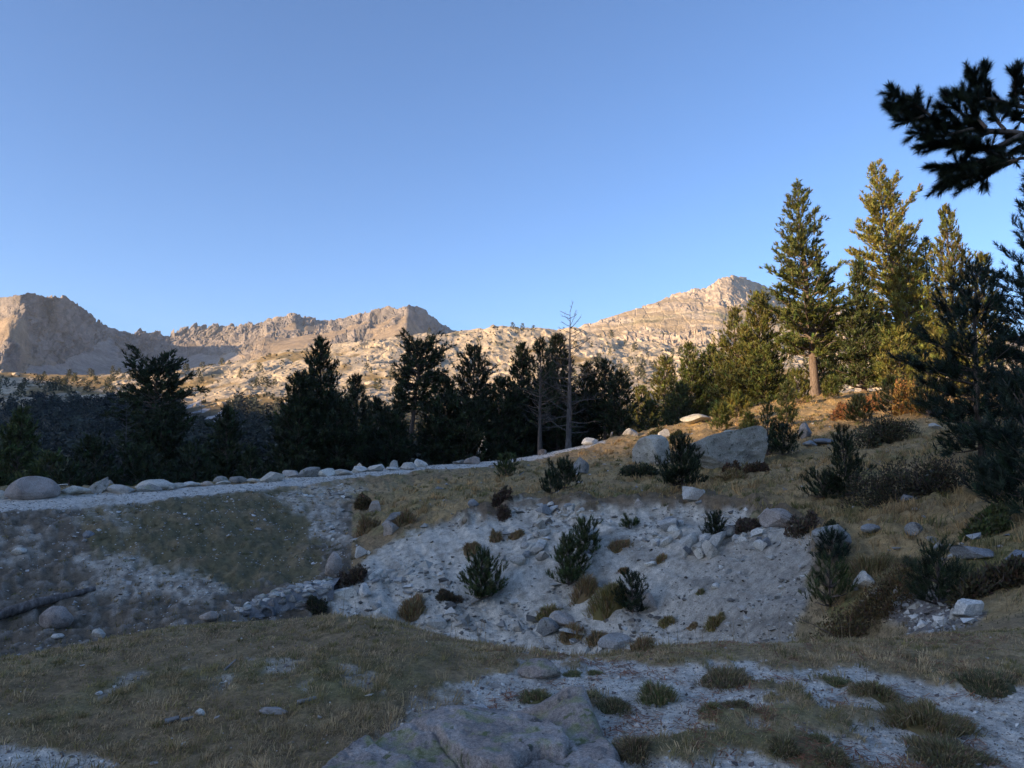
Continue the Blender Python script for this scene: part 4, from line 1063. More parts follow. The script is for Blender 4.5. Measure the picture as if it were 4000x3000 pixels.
# ------------------------------------------------------------------ masonry wall in the hollow
def wall():
    root = bpy.data.objects.new('stone_wall', None); col.objects.link(root)
    root['label'] = 'low masonry wall of stones in mortar in the hollow'; root['category'] = 'wall'
    a = P(495, 1345, 17.6); b = P(720, 1345, 18.6)
    za = CAMZ + float(ray(495, 1332)[1]) * 17.6; zb = CAMZ + float(ray(718, 1266)[1]) * 18.6; zm = CAMZ + float(ray(590, 1292)[1]) * 18.0
    root.location = (a[0], a[1], min(za, zb) - .6)
    o = np.array(root.location)
    n = 40; t = np.linspace(0, 1, n); th = .7
    bx = a[0] + (b[0] - a[0]) * t; by = a[1] + (b[1] - a[1]) * t
    top = np.interp(t, [0, .12, .4, 1], [za - .05, za + .12, zm, zb]) + .025 * fbm(t * 9, t * 0 + 3, 3, 5)
    ring = []
    zb0 = gz(bx, by) - .5
    for k, (dy, tz) in enumerate([(0, None), (0, .0), (th, .09), (th, None)]):
        zz = zb0 if tz is None else top + tz
        ring.append(np.stack([bx, by + dy + .02 * fbm(t * 12 + k * 5, t * 0, 2, 9), zz], -1))
    A = np.array(ring)
    V = A.reshape(-1, 3) - o
    core = link('mortar_core', mesh_np('mortar_core', V, grid_faces(4, n), [mat_mortar], True), root)
    r = np.random.default_rng(12)
    # facing stones
    L = math.hypot(b[0] - a[0], b[1] - a[1])
    zrow = .06
    meshes = {}
    for j in range(5):
        s = .02 + r.uniform(0, .1)
        while s < .98:
            w = r.uniform(.16, .36); h = r.uniform(.13, .22)
            tt = s + w / L / 2
            if tt > 1: break
            zt = float(np.interp(tt, t, top)); z0 = zt - .02 - j * .165 - h
            px_, py_ = a[0] + (b[0] - a[0]) * tt, a[1] + (b[1] - a[1]) * tt
            if z0 + h * .5 > float(gz(px_, py_ - .1)) - .05:
                V, T = rock_shape(300 + int(r.integers(900)), 2, 8, .05, 0, 0)
                V[:, 2] -= .39
                me = mesh_np('stone', V * np.array([w * 1.1, .13, h / 1.22 * 1.15]), T, [MR_pink if r.uniform() < .3 else MR_slate if r.uniform() < .6 else MR_grey])
                link('stone', me, root, (px_ - o[0], py_ + .015 - o[1], z0 + h / 2 - o[2]))
            s += w / L + .012
    # cap stones
    s = .0
    while s < .99:
        for dy in (.06, .24, .44, .62):
            w = r.uniform(.12, .30)
            tt = min(max(s + r.uniform(-.03, .03), 0), 1); zt = float(np.interp(tt, t, top))
            V, T = rock_shape(1300 + int(r.integers(900)), 2, 14, .05, .1, 0)
            V[:, 2] -= .39
            V = V * np.array([w, r.uniform(.14, .26), r.uniform(.05, .12)])
            an = r.uniform(-.6, .6); V = np.stack([V[:, 0] * math.cos(an) - V[:, 1] * math.sin(an), V[:, 0] * math.sin(an) + V[:, 1] * math.cos(an), V[:, 2]], -1)
            link('cap_stone', mesh_np('cap_stone', V, T, [MR_white if r.uniform() < .3 else MR_pale if r.uniform() < .6 else MR_grey]), root, (a[0] + (b[0] - a[0]) * tt - o[0], a[1] + (b[1] - a[1]) * tt + dy - o[1], zt + .01 + .13 * dy - o[2]))
        s += .15 / L * 1.2
    # mouth of the drain pipe at the foot
    cx, cy = a[0] + (b[0] - a[0]) * .36, a[1] + (b[1] - a[1]) * .36
    ang = np.linspace(0, 2 * np.pi, 25)[:-1]
    zc = float(gz(cx, cy - .1)) + .10
    R1, R2 = .17, .13
    Vp = np.concatenate([np.stack([cx + R * np.cos(ang), np.full(24, cy - dd), zc + R * np.sin(ang)], -1) for R, dd in ((R1, -.1), (R1, .14), (R2, .14), (R2, -.1))]) - o
    i = np.arange(24); k = (i + 1) % 24
    Q = np.concatenate([np.stack([i + 24 * q, k + 24 * q, k + 24 * q + 24, i + 24 * q + 24], -1) for q in range(3)])
    link('drain_pipe', mesh_np('drain_pipe', Vp, Q, [MR_slate], True), root)
mat_mortar, _nt, _b = new_mat('grey_mortar')
_n = noise_node(_nt, N(_nt, 'ShaderNodeTexCoord').outputs['Object'], 14, 5, .6); _r = ramp(_nt, [(.3, (.16, .155, .15)), (.7, (.30, .29, .28))])
_nt.links.new(_n.outputs[0], _r.inputs[0]); _nt.links.new(_r.outputs[0], _b.inputs['Base Color']); _b.inputs['Roughness'].default_value = .95
wall()

# ------------------------------------------------------------------ logs and sticks
def log(name, pts, radii, label, mat, cat='log', sides=12, rough=.12, stubs=0, seed=1):
    r = np.random.default_rng(seed)
    pts = np.array(pts, float); o = pts[0].copy()
    m = 30; s = np.linspace(0, 1, len(pts)); S = np.linspace(0, 1, m)
    pp = np.stack([np.interp(S, s, pts[:, i]) for i in range(3)], -1) - o
    V, Q = tube(pp, np.interp(S, s, radii), sides)
    nn = fbm(np.tile(np.arange(sides) * 1.7, m) + seed, np.repeat(S * 3.0, sides), 3, seed)
    cen = np.repeat(pp, sides, 0); V = cen + (V - cen) * (1 + rough * 2.2 * nn)[:, None]
    V = np.concatenate([V, pp[:1], pp[-1:]]); n = len(V)
    i = np.arange(sides); k = (i + 1) % sides
    cap0 = np.stack([k, i, 0 * i + n - 2, 0 * i + n - 2], -1); cap1 = np.stack([i + (m - 1) * sides, k + (m - 1) * sides, 0 * i + n - 1, 0 * i + n - 1], -1)
    F = np.concatenate([Q, cap0, cap1])
    me = bpy.data.meshes.new(name); me.from_pydata([tuple(v) for v in V], [], [tuple(f) if f[2] != f[3] else tuple(f[:3]) for f in F.tolist()])
    for p_ in me.polygons: p_.use_smooth = True
    me.materials.append(mat)
    ob = link(name, me, None, o, label, cat)
    for q in range(stubs):
        t = r.uniform(.15, .95); b0 = np.array([np.interp(t, S, pp[:, i]) for i in range(3)]); d = np.array([r.normal(0, .5), r.normal(0, .3), r.uniform(.5, 1.2)]); d /= np.linalg.norm(d)
        l = r.uniform(.3, .9); ss = np.linspace(0, 1, 4)[:, None]
        Vt, Qt = tube(b0 + d * l * ss + r.normal(0, .04, (4, 3)) * ss, np.array([.035, .025, .018, .01]), 5)
        link('branch_stub', mesh_np('branch_stub', Vt, Qt, [mat], True), ob)
    return ob
def on_ground(px, py, lift=0.0):
    p = hit(px, py); return p + np.array([0, 0, lift])
log('fallen_log', [on_ground(-40, 1352, .10), on_ground(80, 1318, .12), on_ground(205, 1277, .05)], [.14, .12, .06], 'dark weathered log lying on the slope at the left edge', M_log, seed=4)
log('fallen_log', [on_ground(1172, 983, .12), on_ground(1226, 962, .22)], [.26, .16], 'broken dark fallen trunk beside the track', M_log, seed=8)
log('fallen_log', [on_ground(1222, 966, .1), on_ground(1256, 960, .28), on_ground(1322, 945, .3)], [.10, .16, .07], 'pale dead trunk with stubs lying right of the dead tree', M_dead, stubs=6, seed=9)
for a, b, rr, lab in [((357, 1568), (386, 1559), .016, 'short bleached stick in the left foreground turf'), 
                      ((642, 1524), (683, 1514), .014, 'pale straight stick right of the bark piece'), ((485, 1451), (510, 1428), .007, 'thin pale twig sticking up from the turf'),
                      ((392, 1561), (418, 1556), .012, 'small bleached stick beside the pale chunky stone')]:
    log('stick', [on_ground(*a, rr * .8), on_ground(*b, rr * 1.2)], [rr, rr * .7], lab, M_dead, cat='stick', sides=6, seed=int(a[0]))

ROCK_MATS['bark'] = M_dead
boulder((560, 1529, 626, 1545), 'bark', 'flat piece of bleached bark in the foreground turf', name='bark_piece', cat='bark', cuts=8, rough=.14, thick=.4)
# ------------------------------------------------------------------ pines
def tree(px, py, depth, hw, label, shape=CONE, color='dark', base_px=None, nm='pine_tree', **kw):
    x, y, ztop = P(px, py, depth)
    bx = x if base_px is None else float(ray(base_px, py)[0]) * depth
    zb = float(gz(bx, y)); H = ztop - zb
    if base_px is not None: kw['lean'] = ((x - bx) / H, 0)
    R = hw * depth / FP * (1.2 if px > 1350 else 1.3)
    return pine(nm, (bx, y, zb), H, R, label, int(px * 7 + py) % 9973, shape, color=color, **kw)
G1 = 'dark pines behind the track'
tree(690, 742, 52, 82, 'tall dense dark conical pine at the left of the middle group', cb=.03, dens=1.25, group=G1)
tree(645, 812, 50, 46, 'dense dark pine hugging the left side of the tall conical pine', shape=COLUMN, cb=.03, dens=1.2, group=G1)
tree(770, 815, 57, 46, 'slender-topped dark pine right of the tall conical pine', cb=.04, dens=1.1, group=G1)
tree(730, 880, 51, 48, 'low dark pine filling the gap behind the white boulders', shape=COLUMN, cb=.02, dens=1.1, group=G1)
tree(812, 868, 60, 40, 'low dark pine left of the flat-topped pine', shape=COLUMN, cb=.03, dens=1.1, group=G1)
tree(845, 905, 54, 46, 'bushy dark pine beneath the flat-topped pine', shape=BUSH, cb=.02, dens=1.1, group=G1)
tree(912, 760, 57, 50, 'flat-topped pine with a thick bare trunk', shape=UMBR, cb=.60, base_px=880, dens=1.3, trunk_r=.27, gaps=.0, up=.2, droop=.3, group=G1)
tree(862, 838, 64, 26, 'small pine showing left of the flat-topped pine', cb=.3, dens=1.0, group=G1)
tree(962, 826, 56, 50, 'broad dark pine right of the flat-topped pine', shape=COLUMN, cb=.04, dens=1.2, group=G1)
tree(1025, 755, 60, 36, 'pine with a dense pointed top and open lower trunk', shape=OPEN, cb=.42, dens=1.15, group=G1)
tree(1010, 880, 55, 44, 'low dark pine under the dense pointed top', shape=BUSH, cb=.03, dens=1.1, group=G1)
tree(1085, 828, 57, 46, 'broad dark pine left of the twin-topped group', shape=COLUMN, cb=.04, dens=1.15, group=G1)
tree(1130, 748, 61, 30, 'narrow dark pine, left top of the central group', shape=COLUMN, cb=.15, dens=1.15, group=G1)
tree(1205, 727, 59, 34, 'dark pine topping the central group beside the dead tree', shape=COLUMN, cb=.10, dens=1.2, group=G1)
tree(1180, 800, 63, 46, 'dark pine filling the middle behind the grey snag', shape=COLUMN, cb=.03, dens=1.1, group=G1)
tree(1120, 860, 60, 46, 'low dark pine left of the half-dead pine', shape=BUSH, cb=.03, dens=1.1, group=G1)
tree(1268, 792, 62, 30, 'dark pine just right of the dead tree', shape=COLUMN, cb=.06, dens=1.15, group=G1)
tree(1305, 786, 61, 28, 'open dark pine with a bare lower stem', shape=OPEN, cb=.3, dens=1.0, group=G1)
tree(1338, 815, 59, 30, 'last dark pine before the sunlit trees', shape=OPEN, cb=.12, dens=1.05, group=G1)
tree(1250, 865, 66, 46, 'low dark pine behind the dead tree', shape=BUSH, cb=.02, dens=1.1, group=G1)
tree(1165, 742, 55, 34, 'thin half-dead pine left of the dead tree', shape=OPEN, cb=.30, dens=.45, bare=.75, color='dark', group=G1)
bare_tree('dead_tree', (P(1228, 940, 52.5)[0], 52.5, float(gz(P(1228, 940, 52.5)[0], 52.5))), P(1235, 672, 52.5)[2] - float(gz(P(1228, 940, 52.5)[0], 52.5)), 3.1, 'tall bare grey dead tree rising above the dark pines', 5, cb=.12, n=50, tr=.2, lean=(.02, 0))
bare_tree('dead_tree', (P(1168, 960, 51)[0], 51, float(gz(P(1168, 960, 51)[0], 51))), 6.0, 1.9, 'short dead trunk left of the tall dead tree', 17, cb=.25, n=16, tr=.11, mat=M_snagd)
# left
G2 = 'dark pines below the track on the left'
tree(45, 895, 41, 62, 'dark conical pine at the left picture edge', cb=.03, dens=1.15, color='mid', group=G2)
tree(108, 995, 38, 34, 'small bushy pine behind the domed boulder', shape=BUSH, cb=.03, dens=1.0, color='mid', group=G2)
tree(-25, 985, 38, 40, 'bushy pine cut by the left picture edge', shape=BUSH, cb=.03, dens=1.0, color='mid', group=G2)
tree(203, 962, 40, 46, 'low rounded pine behind the pointed wedge boulder', shape=BUSH, cb=.02, dens=1.1, group=G2)
tree(345, 800, 52, 62, 'gnarled flat-crowned pine standing over the left wood', shape=UMBR, cb=.50, dens=1.2, base_px=335, up=.15, droop=.3, group=G2)
tree(350, 905, 50, 74, 'broad lower crown beneath the gnarled pine', shape=BUSH, cb=.04, dens=1.05, group=G2)
tree(300, 985, 42, 46, 'low dark pine behind the long low boulder', shape=BUSH, cb=.02, dens=1.05, group=G2)
tree(420, 980, 44, 46, 'low dark pine behind the flat white slab', shape=BUSH, cb=.02, dens=1.05, group=G2)
tree(490, 885, 50, 54, 'dark conical pine left of the open gap', cb=.05, dens=1.05, group=G2)
tree(542, 978, 44, 26, 'small pointed pine at the gap in the trees', cb=.03, dens=1.05, group=G2)
tree(150, 1020, 37, 26, 'small pine shrub between domed boulder and wedge', shape=BUSH, cb=.03, dens=1.0, group=G2)
bx_ = P(268, 1000, 47)
bare_tree('bare_birch', (bx_[0], 47, float(gz(bx_[0], 47))), P(272, 872, 47)[2] - float(gz(bx_[0], 47)), 2.0, 'leafless pale-stemmed tree left of the gnarled pine', 25, cb=.3, n=40, tr=.07, cat='bare tree')
# half-lit wood in the middle right
G3 = 'sunlit pines at the edge of the wood'
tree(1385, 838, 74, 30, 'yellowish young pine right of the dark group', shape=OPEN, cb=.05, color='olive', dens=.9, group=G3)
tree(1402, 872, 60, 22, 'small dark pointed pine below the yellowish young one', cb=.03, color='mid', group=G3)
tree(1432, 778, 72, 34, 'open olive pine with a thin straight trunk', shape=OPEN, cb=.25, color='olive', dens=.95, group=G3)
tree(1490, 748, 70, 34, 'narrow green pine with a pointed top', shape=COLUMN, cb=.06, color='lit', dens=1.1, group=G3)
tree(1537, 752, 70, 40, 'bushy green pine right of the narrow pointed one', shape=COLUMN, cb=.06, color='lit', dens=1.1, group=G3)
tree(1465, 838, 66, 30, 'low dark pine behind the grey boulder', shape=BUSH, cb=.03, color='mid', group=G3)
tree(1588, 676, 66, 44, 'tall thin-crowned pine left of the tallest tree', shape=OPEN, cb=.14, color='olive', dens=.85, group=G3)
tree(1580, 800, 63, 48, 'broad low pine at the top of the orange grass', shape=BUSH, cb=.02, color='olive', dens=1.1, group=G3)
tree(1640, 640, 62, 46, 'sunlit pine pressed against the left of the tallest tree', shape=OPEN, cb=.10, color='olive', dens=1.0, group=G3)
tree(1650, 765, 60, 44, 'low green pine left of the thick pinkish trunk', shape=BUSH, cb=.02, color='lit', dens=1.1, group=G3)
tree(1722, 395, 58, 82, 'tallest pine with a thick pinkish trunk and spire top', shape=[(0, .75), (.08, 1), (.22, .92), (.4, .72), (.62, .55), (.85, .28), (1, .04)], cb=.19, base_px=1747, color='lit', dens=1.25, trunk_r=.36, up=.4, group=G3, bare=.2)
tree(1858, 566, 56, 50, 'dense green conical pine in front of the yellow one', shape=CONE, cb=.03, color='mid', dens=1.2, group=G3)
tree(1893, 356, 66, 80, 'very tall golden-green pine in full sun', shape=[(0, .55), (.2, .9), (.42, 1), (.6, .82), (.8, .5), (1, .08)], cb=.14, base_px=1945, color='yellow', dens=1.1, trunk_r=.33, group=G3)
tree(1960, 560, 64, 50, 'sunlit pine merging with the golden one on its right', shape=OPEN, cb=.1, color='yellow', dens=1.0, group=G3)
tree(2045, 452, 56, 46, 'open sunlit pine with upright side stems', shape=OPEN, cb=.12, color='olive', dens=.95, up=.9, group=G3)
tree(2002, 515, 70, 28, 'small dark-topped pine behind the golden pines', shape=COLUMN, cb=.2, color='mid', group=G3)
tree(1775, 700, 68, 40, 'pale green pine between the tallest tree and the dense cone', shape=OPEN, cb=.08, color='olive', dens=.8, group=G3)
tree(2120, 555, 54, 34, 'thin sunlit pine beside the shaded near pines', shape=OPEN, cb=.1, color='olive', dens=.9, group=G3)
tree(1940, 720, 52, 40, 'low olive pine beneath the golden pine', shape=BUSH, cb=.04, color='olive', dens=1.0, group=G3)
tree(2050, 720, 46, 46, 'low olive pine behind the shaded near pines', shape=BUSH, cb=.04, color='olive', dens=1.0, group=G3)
# near shaded pines at the right edge
near = dict(tuft=.17, nb=24, bw=.019, bl=.17, sub_sp=.105)
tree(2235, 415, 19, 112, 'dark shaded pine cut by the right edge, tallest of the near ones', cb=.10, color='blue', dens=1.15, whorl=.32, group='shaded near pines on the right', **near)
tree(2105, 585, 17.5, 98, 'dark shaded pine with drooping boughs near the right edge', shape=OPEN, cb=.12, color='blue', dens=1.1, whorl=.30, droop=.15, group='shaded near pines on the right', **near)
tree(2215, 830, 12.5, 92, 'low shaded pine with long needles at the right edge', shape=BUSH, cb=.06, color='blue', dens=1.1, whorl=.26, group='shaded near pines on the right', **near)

# young pines, base seen on the ground
YNG = [(0, .95), (.25, 1), (.6, .62), (.85, .32), (1, .06)]
def young(px, py, base_py, hw, label, shape=YNG, color='mid', base_px=None, depth=None, **kw):
    bp = base_px or px
    p = hit(bp, base_py) if depth is None else None
    if depth is not None:
        xx = float(ray(bp, base_py)[0]) * depth; p = np.array([xx, depth, float(gz(xx, depth))])
    H = CAMZ + float(ray(px, py)[1]) * p[1] - p[2]
    R = hw * p[1] / FP * 1.05
    k = p[1]
    tf = min(.26, max(.10, .006 * k)); o = dict(cb=.04, tuft=tf, nb=24, bw=max(.005, .00075 * k), bl=tf * .85, sub_sp=tf * .65, whorl=max(.12, H * .10), dens=1.05, up=.75, trunk_r=max(.012, .02 * H))
    o.update(kw)
    return pine('young_pine', tuple(p), H, R, label, int(px * 5 + py) % 9973, shape, color=color, lean=((float(ray(px, py)[0]) * p[1] - p[0]) / H, 0), **o)
young(1472, 962, 1058, 46, 'bushy young pine in front of the huge grey boulder', color='dark')
young(1220, 1008, 1057, 30, 'low spreading pine on the terrace left of the green peaked stone', color='dark')
young(1190, 1034, 1067, 15, 'tiny pine left of the low spreading one', color='dark')
young(1092, 994, 1028, 20, 'small pine shrub at the track edge below the long pale boulder', color='mid')
young(1263, 1136, 1200, 24, 'upper small pine on the gravel bank', color='mid', shape=COLUMN)
young(1228, 1176, 1265, 38, 'lower forked small pine on the gravel bank', color='mid')
young(1040, 1209, 1298, 46, 'wide bushy young pine on the left of the gravel bank', color='mid')
young(1366, 1247, 1326, 24, 'dark young pine pressed against the big tussock', color='dark', shape=COLUMN)
young(1359, 1128, 1142, 9, 'tiny pine seedling high on the gravel bank', color='mid')
young(1545, 1127, 1167, 18, 'seedling pine growing out of the fractured outcrop', color='dark')
young(1798, 1162, 1218, 21, 'small bluish pine below the plant-capped boulder', color='blue')
young(1792, 1226, 1312, 44, 'open young pine at the right foot of the bank', color='mid', dens=.8)
young(1812, 924, 1076, 34, 'leaning dark young pine left of the heath shrub', shape=CONE, color='dark', base_px=1832)
young(1780, 1040, 1078, 36, 'low creeping pine bough left of the leaning pine', color='dark')
young(1658, 880, 984, 22, 'thin young pine right of the huge boulder', shape=CONE, color='mid', dens=.9)
young(1700, 834, 925, 20, 'slim young pine above the huge boulder', shape=CONE, color='mid')
young(1722, 808, 874, 26, 'sunlit bushy young pine at the thick trunk', color='olive')
young(1690, 930, 985, 34, 'dark pine bush right of the huge boulder', color='dark')
young(1926, 824, 896, 30, 'dark young pine before the reddish shrubs', shape=CONE, color='dark')
young(2004, 798, 902, 36, 'larger dark young pine right of the reddish shrubs', shape=CONE, color='dark')
young(1855, 868, 915, 22, 'dark pine bush on the shadow edge', color='dark')
young(1558, 880, 932, 16, 'small sunlit pine above the huge boulder', color='lit')
young(1617, 905, 936, 10, 'tiny pine on the orange grass', color='mid')
young(1592, 860, 908, 20, 'bushy sunlit pine at the top of the orange grass', color='olive')
young(1795, 822, 862, 14, 'small sunlit pine right of the thick trunk', color='lit')
young(2028, 1205, 1308, 66, 'dark spreading pine bush on the right by the stony path', color='dark', dens=1.2)
young(2150, 1000, 1075, 60, 'low dark pine boughs at the right edge', color='blue')

# ------------------------------------------------------------------ shrubs and tussocks
HEATH = (.060, .045, .028)
for box, c, lab, kw in [
    ((1822, 984, 2082, 1080), (0.085, 0.071, 0.042), 'long dark heath shrub on the right slope', dict(nleaf=6500, lumps=11, thick=.35)),
    ((1820, 893, 1990, 962), (0.093, 0.082, 0.045), 'dark heath shrub on the upper right slope', dict(nleaf=5200, lumps=8, thick=.4)),
    ((1330, 1000, 1430, 1034), (0.051, 0.058, 0.029), 'dark juniper mat left of the young pine', dict(nleaf=3200, lumps=6)),
    ((1560, 1000, 1600, 1022), (0.128, 0.076, 0.045), 'reddish-brown heath under the huge boulder', dict(nleaf=1200)),
    ((1600, 1002, 1660, 1022), (0.119, 0.078, 0.045), 'brown heath at the right foot of the huge boulder', dict(nleaf=1500)),
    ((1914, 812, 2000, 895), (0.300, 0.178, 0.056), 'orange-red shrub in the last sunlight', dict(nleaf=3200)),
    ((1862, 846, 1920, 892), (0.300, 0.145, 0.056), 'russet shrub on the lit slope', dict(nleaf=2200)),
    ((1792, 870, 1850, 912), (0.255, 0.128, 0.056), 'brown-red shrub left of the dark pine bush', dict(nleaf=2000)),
    ((2062, 1098, 2195, 1155), (0.093, 0.102, 0.038), 'green leafy shrub in the grass at the right edge', dict(nleaf=4200)),
    ((1712, 1284, 2010, 1390), (0.136, 0.093, 0.042), 'wide brown shrub mound behind the right foreground', dict(nleaf=11000, lumps=12, thick=.5, leaf=.024)),
    ((2075, 1215, 2230, 1285), (0.102, 0.082, 0.045), 'dark brown shrub below the long low boulder', dict(nleaf=3600, lumps=7, thick=.5)),
    ((1058, 1056, 1104, 1092), (0.102, 0.068, 0.045), 'dark heath lump on the bank top', dict(nleaf=1400)),
    ((1068, 1088, 1112, 1126), (0.119, 0.082, 0.054), 'purple-brown heath lump hanging over the bank', dict(nleaf=1400)),
    ((1588, 1112, 1642, 1148), (0.128, 0.093, 0.067), 'purple-brown heath left of the overhanging boulder', dict(nleaf=1600)),
    ((1694, 1112, 1766, 1160), (0.128, 0.095, 0.064), 'purple-brown heath right of the overhanging boulder', dict(nleaf=1900)),
    ((1766, 1132, 1830, 1152), (0.058, 0.061, 0.029), 'dark creeping plant on top of the big grey boulder', dict(nleaf=1200)),
    ((750, 1068, 806, 1102), (0.145, 0.102, 0.048), 'brown tangled shrub at the left top of the bank', dict(nleaf=1800)),
    ((722, 1222, 790, 1268), (0.111, 0.076, 0.048), 'dark brown heath above the masonry wall', dict(nleaf=1900)),
    ((664, 1290, 724, 1336), (0.065, 0.061, 0.035), 'dark shrub at the right foot of the masonry wall', dict(nleaf=1500)),
    ((944, 1276, 1002, 1302), (0.111, 0.085, 0.051), 'brown heath left of the wide bushy young pine', dict(nleaf=1500)),
    ((1446, 930, 1482, 946), (0.076, 0.082, 0.035), 'low green shrub left of the orange grass', dict(nleaf=900)),
    ((1400, 925, 1430, 945), (0.076, 0.076, 0.035), 'low dark shrub between two pale boulders', dict(nleaf=900)),
]:
    shrub('heath_shrub', box, lab, c, **kw)
BR = (.32, .215, .10); OL = (.27, .215, .075); ST = (.36, .27, .14); DG = (.20, .195, .08)
for box, c, lab, kw in [
    ((1272, 1243, 1362, 1330), OL, 'biggest round olive-brown tussock on the gravel bank', dict(nblade=1500, dome=.75)),
    ((1236, 1232, 1292, 1302), BR, 'shaggy brown tussock left of the biggest one', dict(nblade=900, dome=.7)),
    ((1155, 1306, 1208, 1344), OL, 'brown tussock below the lower forked pine', dict(nblade=700)),
    ((1314, 1162, 1362, 1196), BR, 'brown tussock under a bare lump high on the bank', dict(nblade=600, droop=.9)),
    ((997, 1162, 1040, 1202), BR, 'round brown tussock on the left of the bank', dict(nblade=700, dome=.7)),
    ((1057, 1138, 1086, 1172), BR, 'small brown tussock near the bank top', dict(nblade=500, dome=.7)),
    ((1100, 1140, 1130, 1166), BR, 'brown tussock among the broken bedrock', dict(nblade=500)),
    ((856, 1286, 922, 1342), BR, 'straw-brown tussock on the rubble behind the knoll', dict(nblade=900, dome=.6)),
    ((1424, 1324, 1456, 1356), OL, 'compact olive tussock at the foot of the bank', dict(nblade=500)),
    ((1525, 1322, 1562, 1362), OL, 'upright olive tussock at the right foot of the bank', dict(nblade=600)),
    ((1484, 1344, 1510, 1364), BR, 'small brown tuft between the two olive tussocks', dict(nblade=300)),
    ((1362, 1364, 1413, 1406), BR, 'dry brown tussock rising behind the knoll edge', dict(nblade=800)),
    ((1265, 1358, 1312, 1396), BR, 'brown tussock right of the long flat boulder', dict(nblade=700)),
    ((1205, 1346, 1264, 1392), BR, 'brown tussock right of the grey boulder at the knoll edge', dict(nblade=700)),
    ((1415, 1193, 1442, 1216), BR, 'small tuft beside the white block on the bank', dict(nblade=350)),
    ((1336, 1222, 1359, 1244), (.30, .17, .06), 'orange moss cushion above the biggest tussock', dict(nblade=400, dome=.8)),
    ((1505, 1268, 1522, 1286), DG, 'small green tuft on the brown part of the bank', dict(nblade=250)),
    ((1826, 1180, 1930, 1245), (.27, .205, .085), 'overhanging long-grass tussock above the bare earth', dict(nblade=1500, droop=.9)),
    ((1920, 1185, 2000, 1250), (.24, .185, .085), 'long-grass tussock right of the overhanging one', dict(nblade=1200, droop=.9)),
    ((850, 1088, 895, 1138), BR, 'brown hanging tussock right of the tilted slab', dict(nblade=800, droop=.9)),
    ((772, 1100, 816, 1152), BR, 'brown hanging tussock left of the tilted slab', dict(nblade=800, droop=.9)),
    ((1530, 1008, 1612, 1042), (.26, .18, .07), 'golden grass mound in front of the huge boulder', dict(nblade=1300, droop=.8)),
    # foreground
    ((1376, 1456, 1462, 1524), DG, 'tall green tuft in the middle of the foreground gravel', dict(nblade=1000, len_f=1.3)),
    ((1212, 1478, 1292, 1520), DG, 'green tuft behind the foreground boulder peak', dict(nblade=800)),
    ((1124, 1474, 1192, 1522), DG, 'green-brown tuft left of the foreground boulder peak', dict(nblade=800)),
    ((1286, 1494, 1368, 1546), (.19, .16, .075), 'brown-green tuft right behind the foreground boulder', dict(nblade=900)),
    ((1216, 1444, 1258, 1464), DG, 'small tuft right of the half-buried boulder', dict(nblade=450)),
    ((1268, 1442, 1302, 1460), DG, 'small tuft on the crest of the gravel', dict(nblade=400)),
    ((1322, 1574, 1414, 1648), (.19, .145, .08), 'brown matted tuft beside the foreground boulder', dict(nblade=1300)),
    ((1518, 1510, 1554, 1540), DG, 'isolated green tuft in the gravel', dict(nblade=500)),
    ((1560, 1503, 1624, 1532), (.20, .165, .085), 'low tuft right of the isolated green one', dict(nblade=600)),
    ((1502, 1430, 1634, 1488), (.22, .175, .09), 'wide low tuft on the gravel edge', dict(nblade=1300, droop=.8)),
    ((1780, 1460, 1838, 1488), DG, 'small tuft left of the two big foreground tufts', dict(nblade=600)),
    ((1854, 1454, 1938, 1516), (.25, .20, .09), 'straw-green foreground tuft left of the biggest', dict(nblade=1300)),
    ((1922, 1486, 2096, 1592), (.26, .205, .09), 'biggest straw-green tuft in the right foreground', dict(nblade=3200, thick=.7)),
    ((1742, 1572, 1794, 1606), DG, 'round tuft in the lower right gravel', dict(nblade=700)),
    ((1660, 1578, 1728, 1638), (.20, .165, .08), 'ragged tuft near the bottom centre right', dict(nblade=1000)),
    ((1756, 1610, 1838, 1656), (.19, .16, .08), 'ragged tuft at the bottom edge right of centre', dict(nblade=1000)),
    ((1942, 1592, 2150, 1662), (.22, .18, .09), 'wide straw tuft at the bottom right', dict(nblade=2400, thick=.7)),
    ((2066, 1458, 2204, 1508), (.16, .15, .075), 'dark green grass mat at the right edge of the gravel', dict(nblade=1600, droop=.8)),
]:
    if box[1] > 1420: kw.setdefault('hscale', .72)
    tuft_clump('grass_tussock', box, lab, c, **kw)
